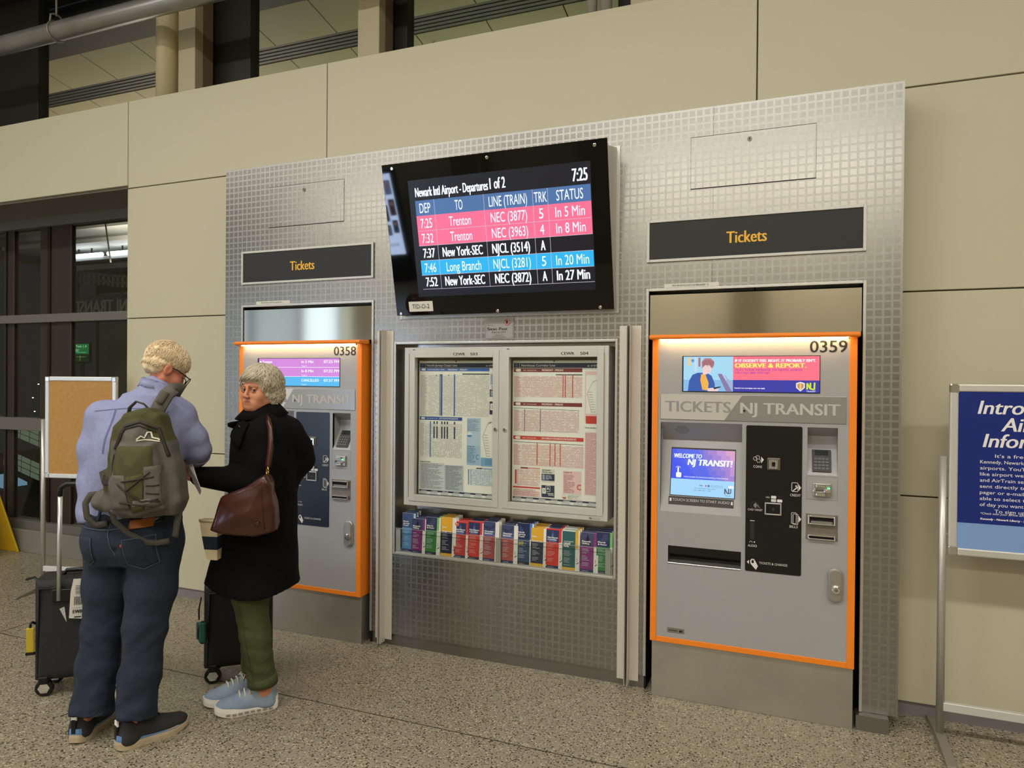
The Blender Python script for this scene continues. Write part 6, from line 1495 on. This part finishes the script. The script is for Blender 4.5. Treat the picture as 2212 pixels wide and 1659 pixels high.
co = soft('coat', cp_, wf, COAT, wom)
cm = MB(); cs = []
for k in range(30):
    a = -math.pi * .98 + k / 29 * 2 * math.pi * .93 - 2.2; fr_ = math.cos(a + 2.6)
    cs.append((a, fr_))
def cring(dz, g, fl=0): return [wf.pt(.050 + (.066 + g) * math.cos(a) + fl * .02 * math.cos(a), -.004 + (.066 + g) * math.sin(a), 1.425 + dz + .010 * math.cos(a) + .012 * math.sin(a)) for a, q in cs]
A_, B_, C_ = cring(-.04, .020), cring(.040, .012), cring(-.01, .036, 1); n_ = len(A_)
cm.add(A_ + B_ + C_, [(i, i + 1, n_ + i + 1, n_ + i) for i in range(n_ - 1)] + [(n_ + i, n_ + i + 1, 2 * n_ + i + 1, 2 * n_ + i) for i in range(n_ - 1)])
clo = cm.build('coat_collar', COAT, co, smooth=True); md = clo.modifiers.new('thick', 'SOLIDIFY'); md.thickness = .008; md.offset = 0
decal('lapel', cb_, [(-.068, 1.385), (-.01, 1.405), (.03, 1.385), (-.005, 1.27), (-.066, 1.32)], wf, COAT, co, .012, fb=-.10, thick=.008)
by = cast(cb_, .0, 1.365, fb=-.12); MB().ball(wf.pt(-.018, by - .006, 1.368), (.010, .005, .010), None, 12, 8).build('coat_button', M('button_black', '060607', .25), co, smooth=True)
ribbon('sleeve_seam', cb_, [(.145, 1.36), (.16, 1.28), (.158, 1.19)], .004, wf, BLACK, co, .001, thick=0)
# trousers
T_ = Field((-.16, -.15, .09), (.17, .24, .84), .0078)
T_.chain([(.012, -.045, .82), (.014, -.048, .57), (.040, -.048, .38), (.062, -.016, .150), (.067, -.009, .118)], [.10, .080, .070, .062, .066], .02)
T_.chain([(.0, .07, .82), (-.02, .10, .40), (-.028, .128, .125)], [.09, .066, .062], .02)
T_.V = np.maximum(T_.V, .132 - T_.Z); T_.V = T_.V + .0015 * np.sin(T_.Z * 90 + 5 * np.sin(T_.X * 18)) * np.clip((.5 - T_.Z) / .2, 0, 1); T_.wave(.0014, 24, 31)
tp_ = T_.mesh(); tb_ = bvh_of(tp_); GRN = M('trouser_green', '3d4526', .88, noise=(22, .6, '474f2c'), bump=(34, .5, 6))
tro = soft('trousers', tp_, wf, GRN, wom)
cu = MB(); cu.tube([wf.pt(.061, -.016, .172), wf.pt(.064, -.013, .150), wf.pt(.065, -.011, .127)], [.067, .071, .070], 24); cu.build('trouser_cuff', GRN, tro, smooth=True)
ribbon('side_seam', tb_, [(-.010, .565), (.010, .42), (.032, .28), (.042, .16)], .004, wf, M('seam_green', '353d20', .9), tro, .001, thick=0)
SW = dict(upper=M('shoe_blue', '98a2ab', .75, noise=(9, .5, '7d95b0'), bump=(350, .35, 2)), sole=M('sole_white', 'dcd8cf', .6), mid=M('midsole_white', 'd3cfc6', .6), tab=WHITE, lace=M('lace_cream', 'd3ccb4', .8))
a1 = math.atan2(-.100, -.257) - math.pi / 2
up, tf = shoe(wf, (.128, .022), a1, .285, wom, SW, 'near', 'woman')
a2 = math.atan2(-.08, -.13) - math.pi / 2
shoe(wf, (.015, .150), a2, .285, wom, SW, 'far', 'woman')
lg = MB()   # printed mark on the side of the near shoe
for (yy, zz_, w0) in ((.145, .062, 0), (.125, .062, 1)):
    pts_ = [(.0085 * math.cos(a), .010 * math.sin(a)) for a in [(.6 if w0 else 0) + k / 14 * (5.1 if w0 else 6.283) for k in range(15)]]
    lg.tube([tf.pt(s__, yy - a, zz_ + b) for (a, b), s__ in zip(pts_, [.0475] * 15)], .0018, 5)
lg.build('shoe_mark', M('mark_dark', '20242c', .6), up)
# ------------------------------------------------------------------ HANDBAG, TOTE
hb = thing('handbag', wf.pt(.06, -.25, .89), 'brown leather shoulder bag hanging from the woman in the black coat', 'handbag')
G = Field((-.12, -.34, .86), (.25, -.13, 1.20), .0062)
G.mix(G.dpoly([(-.034, 1.068), (.07, 1.115), (.128, 1.147), (.163, 1.172), (.182, 1.13), (.199, 1.04), (.212, .945), (.197, .912), (.107, .888), (-.016, .896), (-.084, .920), (-.062, .99)], -.285, -.185, .025, .022), 0); G.wave(.0026, 17, 5)
gp_ = G.mesh(); gb_ = bvh_of(gp_); LEA = M('leather_brown', '35150e', .32, noise=(7, .8, '461d12'), bump=(90, .05, 4), coat=.2)
go = soft('bag_body', gp_, wf, LEA, hb)
ribbon('seam', gb_, [(.150, 1.12), (.158, 1.03), (.165, .93)], .004, wf, M('leather_dark', '301510', .5), go, .0015, thick=.002); decal('stud', gb_, [(.128, .962), (.142, .968), (.150, .955), (.138, .944), (.126, .950)], wf, LEA, go, .005, n=3, rings=2)
MB().tube([wf.pt(.160 + .016 * math.cos(a) * .5, -.235 - .010 * math.cos(a), 1.182 + .019 * math.sin(a)) for a in [2 * math.pi * k / 16 for k in range(17)]], .0036, 8).build('ring', M('brass', 'b99a58', .25, 1.0), hb, smooth=True)
ribbon('strap', None, [(.160, -.235, 1.198), (.166, -.225, 1.26), (.166, -.212, 1.32), (.155, -.190, 1.375), (.135, -.16, 1.408), (.108, -.10, 1.420), (.098, -.03, 1.425), (.10, .0, 1.40)], .022, wf, LEA, hb, thick=.006)
tt = thing('tote_bag', wf.pt(-.11, -.16, .76), 'cream canvas tote with a navy band behind the brown bag', 'tote bag')
tm = MB()
def trow(z, x0, x1): return [wf.pt(x0, -.175, z), wf.pt(x1, -.185, z), wf.pt(x1, -.125, z), wf.pt(x0, -.125, z)]
lv = [(.945, -.172, -.085, 'c'), (.872, -.160, -.085, 'n'), (.812, -.149, -.085, 'c'), (.765, -.136, -.085, 'c')]
for (z0, a0, b0, k0), (z1, a1_, b1_, _) in zip(lv[:-1], lv[1:]):
    v0, v1 = trow(z0, a0, b0), trow(z1, a1_, b1_); MB().add(v0 + v1, [(i, (i + 1) % 4, 4 + (i + 1) % 4, 4 + i) for i in range(4)] + [(4, 5, 6, 7)]).build('tote_panel' if k0 == 'c' else 'navy_band', M('canvas_cream', 'cdbf9d', .85) if k0 == 'c' else M('canvas_navy', '1b2233', .85), tt)
MB().tube([wf.pt(-.172, -.175, .945), wf.pt(-.085, -.185, .945)], .006, 8).build('rim', MATS['canvas_cream'], tt, smooth=True)
# ------------------------------------------------------------------ SUITCASES
def suitcase(p0, ang, w, h, d, label, extra):
    t = thing('suitcase', (p0[0], p0[1], 0), label, 'suitcase', 'wheeled suitcases'); sf = Frame(p0, ang)
    CS = M('case_black', '1b1c1d', .7, noise=(30, .5, '232425'), bump=(300, .25, 2)) if extra == 'man' else M('case_black_matt', '101011', .6, bump=(300, .2, 2))
    F = Field((-.06, -.05, .02), (w + .06, d + .05, h + .05), .011)
    F.mix(F.dpoly([(0, .078), (w, .078), (w, h), (0, h)], 0, d, .045), 0); o = soft('case_body', F.mesh(), sf, CS, t)
    for x in (.045, w - .045):
        for y in (.03, d - .03):
            wk = MB(); wk.tube([sf.pt(x, y - .013, .042), sf.pt(x, y + .013, .042)], .042, 18); wo = wk.build('wheel', BLACK, t, smooth=False, bevel=.006)
            MB().tube([sf.pt(x, y - .0155, .042), sf.pt(x, y + .0155, .042)], .027, 6).build('hub', CHROME, wo)
            cw = MB().obox(sf.pt(x, y, .085), tuple(np.array(sf.pt(.022, 0, 0)) - np.array(sf.pt(0, 0, 0))), tuple(np.array(sf.pt(0, .028, 0)) - np.array(sf.pt(0, 0, 0))), (0, 0, .02)).build('wheel_housing', BLACK, t, bevel=.006)
    fx = lambda a, b, c: tuple(np.array(sf.pt(a, b, c)) - np.array(sf.pt(0, 0, 0)))
    MB().tube([sf.pt(.02, .012, .10), sf.pt(.03, -.004, h - .04), sf.pt(w - .03, -.004, h - .04), sf.pt(w - .02, .012, .10)], .005, 6).build('piping', BLACK, t, smooth=True)
    if extra == 'man':
        MB().obox(sf.pt(w * .5, -.006, h - .075), fx(.115, 0, 0), fx(0, .008, 0), (0, 0, .032)).build('handle_plate', BLACK, t, bevel=.005)
        hd_ = MB()
        for x in (w * .5 - .082, w * .5 + .068): MB().tube([sf.pt(x, -.012, h - .10), sf.pt(x + .004, -.012, h + .44)], .0105, 10).build('handle_pole', M('pole_silver', 'c9c9c8', .3, .6), t, smooth=True)
        MB().tube([sf.pt(w * .5 - .080, -.012, h + .42), sf.pt(w * .5 - .076, -.012, h + .462), sf.pt(w * .5 - .05, -.012, h + .478), sf.pt(w * .5 + .045, -.012, h + .478), sf.pt(w * .5 + .068, -.012, h + .462), sf.pt(w * .5 + .072, -.012, h + .42)], .0135, 10).build('grip', BLACK, t, smooth=True)
        MB().tube([sf.pt(.10, .10, h - .01), sf.pt(.12, .10, h + .022), sf.pt(.28, .10, h + .022), sf.pt(.30, .10, h - .01)], .011, 8).build('top_handle', BLACK, t, smooth=True)
        tg = MB(); tg.add([sf.pt(*p) for p in ((.185, -.022, h + .005), (.255, -.026, h + .005), (.262, -.022, h - .04), (.245, -.020, h - .20), (.165, -.020, h - .19), (.172, -.022, h - .06))], [(0, 1, 2, 5), (5, 2, 3, 4)])
        to = tg.build('luggage_tag', M('tag_white', 'd8d4ca', .6), t); md = to.modifiers.new('thick', 'SOLIDIFY'); md.thickness = .0012
        ex = Vector(fx(1, 0, 0)); q = Print(sf.pt(.168, -.0225, h - .20), ex, (.04, 0, 1)); ik = ink('2b2a2c')
        for k in range(16): q.rect(.018 + k * .0033, .075, .018 + k * .0033 + (.0012 + .0012 * (k % 3 == 0)), .118, ik, 1)
        for k in range(8): q.rect(.022, .128 + k * .006, .078, .1295 + k * .006 + (.001 if k % 3 else 0), ik, 1)
        q.text('EWR', .014, .034, .017, ik, w=.044, bold=.03); q.rect(.02, .012, .05, .018, ik, 1); q.line(.008, .06, .075, .062, .0012, ik, 1); q.build('tag_print', to)
        MB().add([sf.pt(.118, -.003, h - .145), sf.pt(.140, -.003, h - .135), sf.pt(.150, -.003, h - .215)], [(0, 1, 2)]).build('chevron', M('chevron_pale', 'b9b9b4', .5), t)
        yt = MB().obox(sf.pt(-.008, .0, .295), fx(.018, 0, 0), fx(0, .006, 0), (0, 0, .062)).build('address_tag', M('tag_yellow', 'b79f2c', .5), t, bevel=.008)
        MB().tube([sf.pt(-.008, 0, .357), sf.pt(-.008, 0, .375), sf.pt(-.002, .01, .38), sf.pt(.005, .02, .37)], .006, 8).build('tag_strap', BLACK, yt, smooth=True); MB().obox(sf.pt(-.008, 0, .228), fx(.019, 0, 0), fx(0, .007, 0), (0, 0, .006)).build('tag_cap', BLACK, yt)
        MB().tube([sf.pt(.02, .05, h - .03), sf.pt(-.03, .12, h - .01), sf.pt(-.08, .16, h - .03)], .006, 8).build('loose_strap', BLACK, t, smooth=True)
    else:
        MB().tube([sf.pt(-.012, .02, h - .06), sf.pt(-.022, .01, h - .12), sf.pt(-.020, .0, h - .17)], .004, 6).build('lanyard', BLACK, t, smooth=True)
        tg = MB().obox(sf.pt(-.004, -.004, h - .235), fx(.018, 0, 0), fx(0, .010, 0), (0, 0, .055)).build('teal_pouch', M('pouch_teal', '2d6a62', .6), t, bevel=.012)
        MB().tube([sf.pt(-.004 + .020 * math.cos(a), -.006, h - .235 + .057 * math.sin(a)) for a in [2 * math.pi * k / 20 for k in range(21)]], .0042, 6).build('pouch_rim', BLACK, tg, smooth=True)
        MB().obox(sf.pt(-.024, .012, h - .23), fx(.010, 0, 0), fx(0, .002, 0), (0, 0, .045)).build('clear_tag', M('tag_clear', '6d7480', .2), t)
    return t
suitcase((0.035, -1.29), .66, .40, .585, .22, 'charcoal wheeled suitcase with raised silver handle and white luggage tag', 'man')
suitcase((0.70, -.86), .72, .34, .52, .24, 'black wheeled suitcase with a teal pouch behind the woman', 'wom')
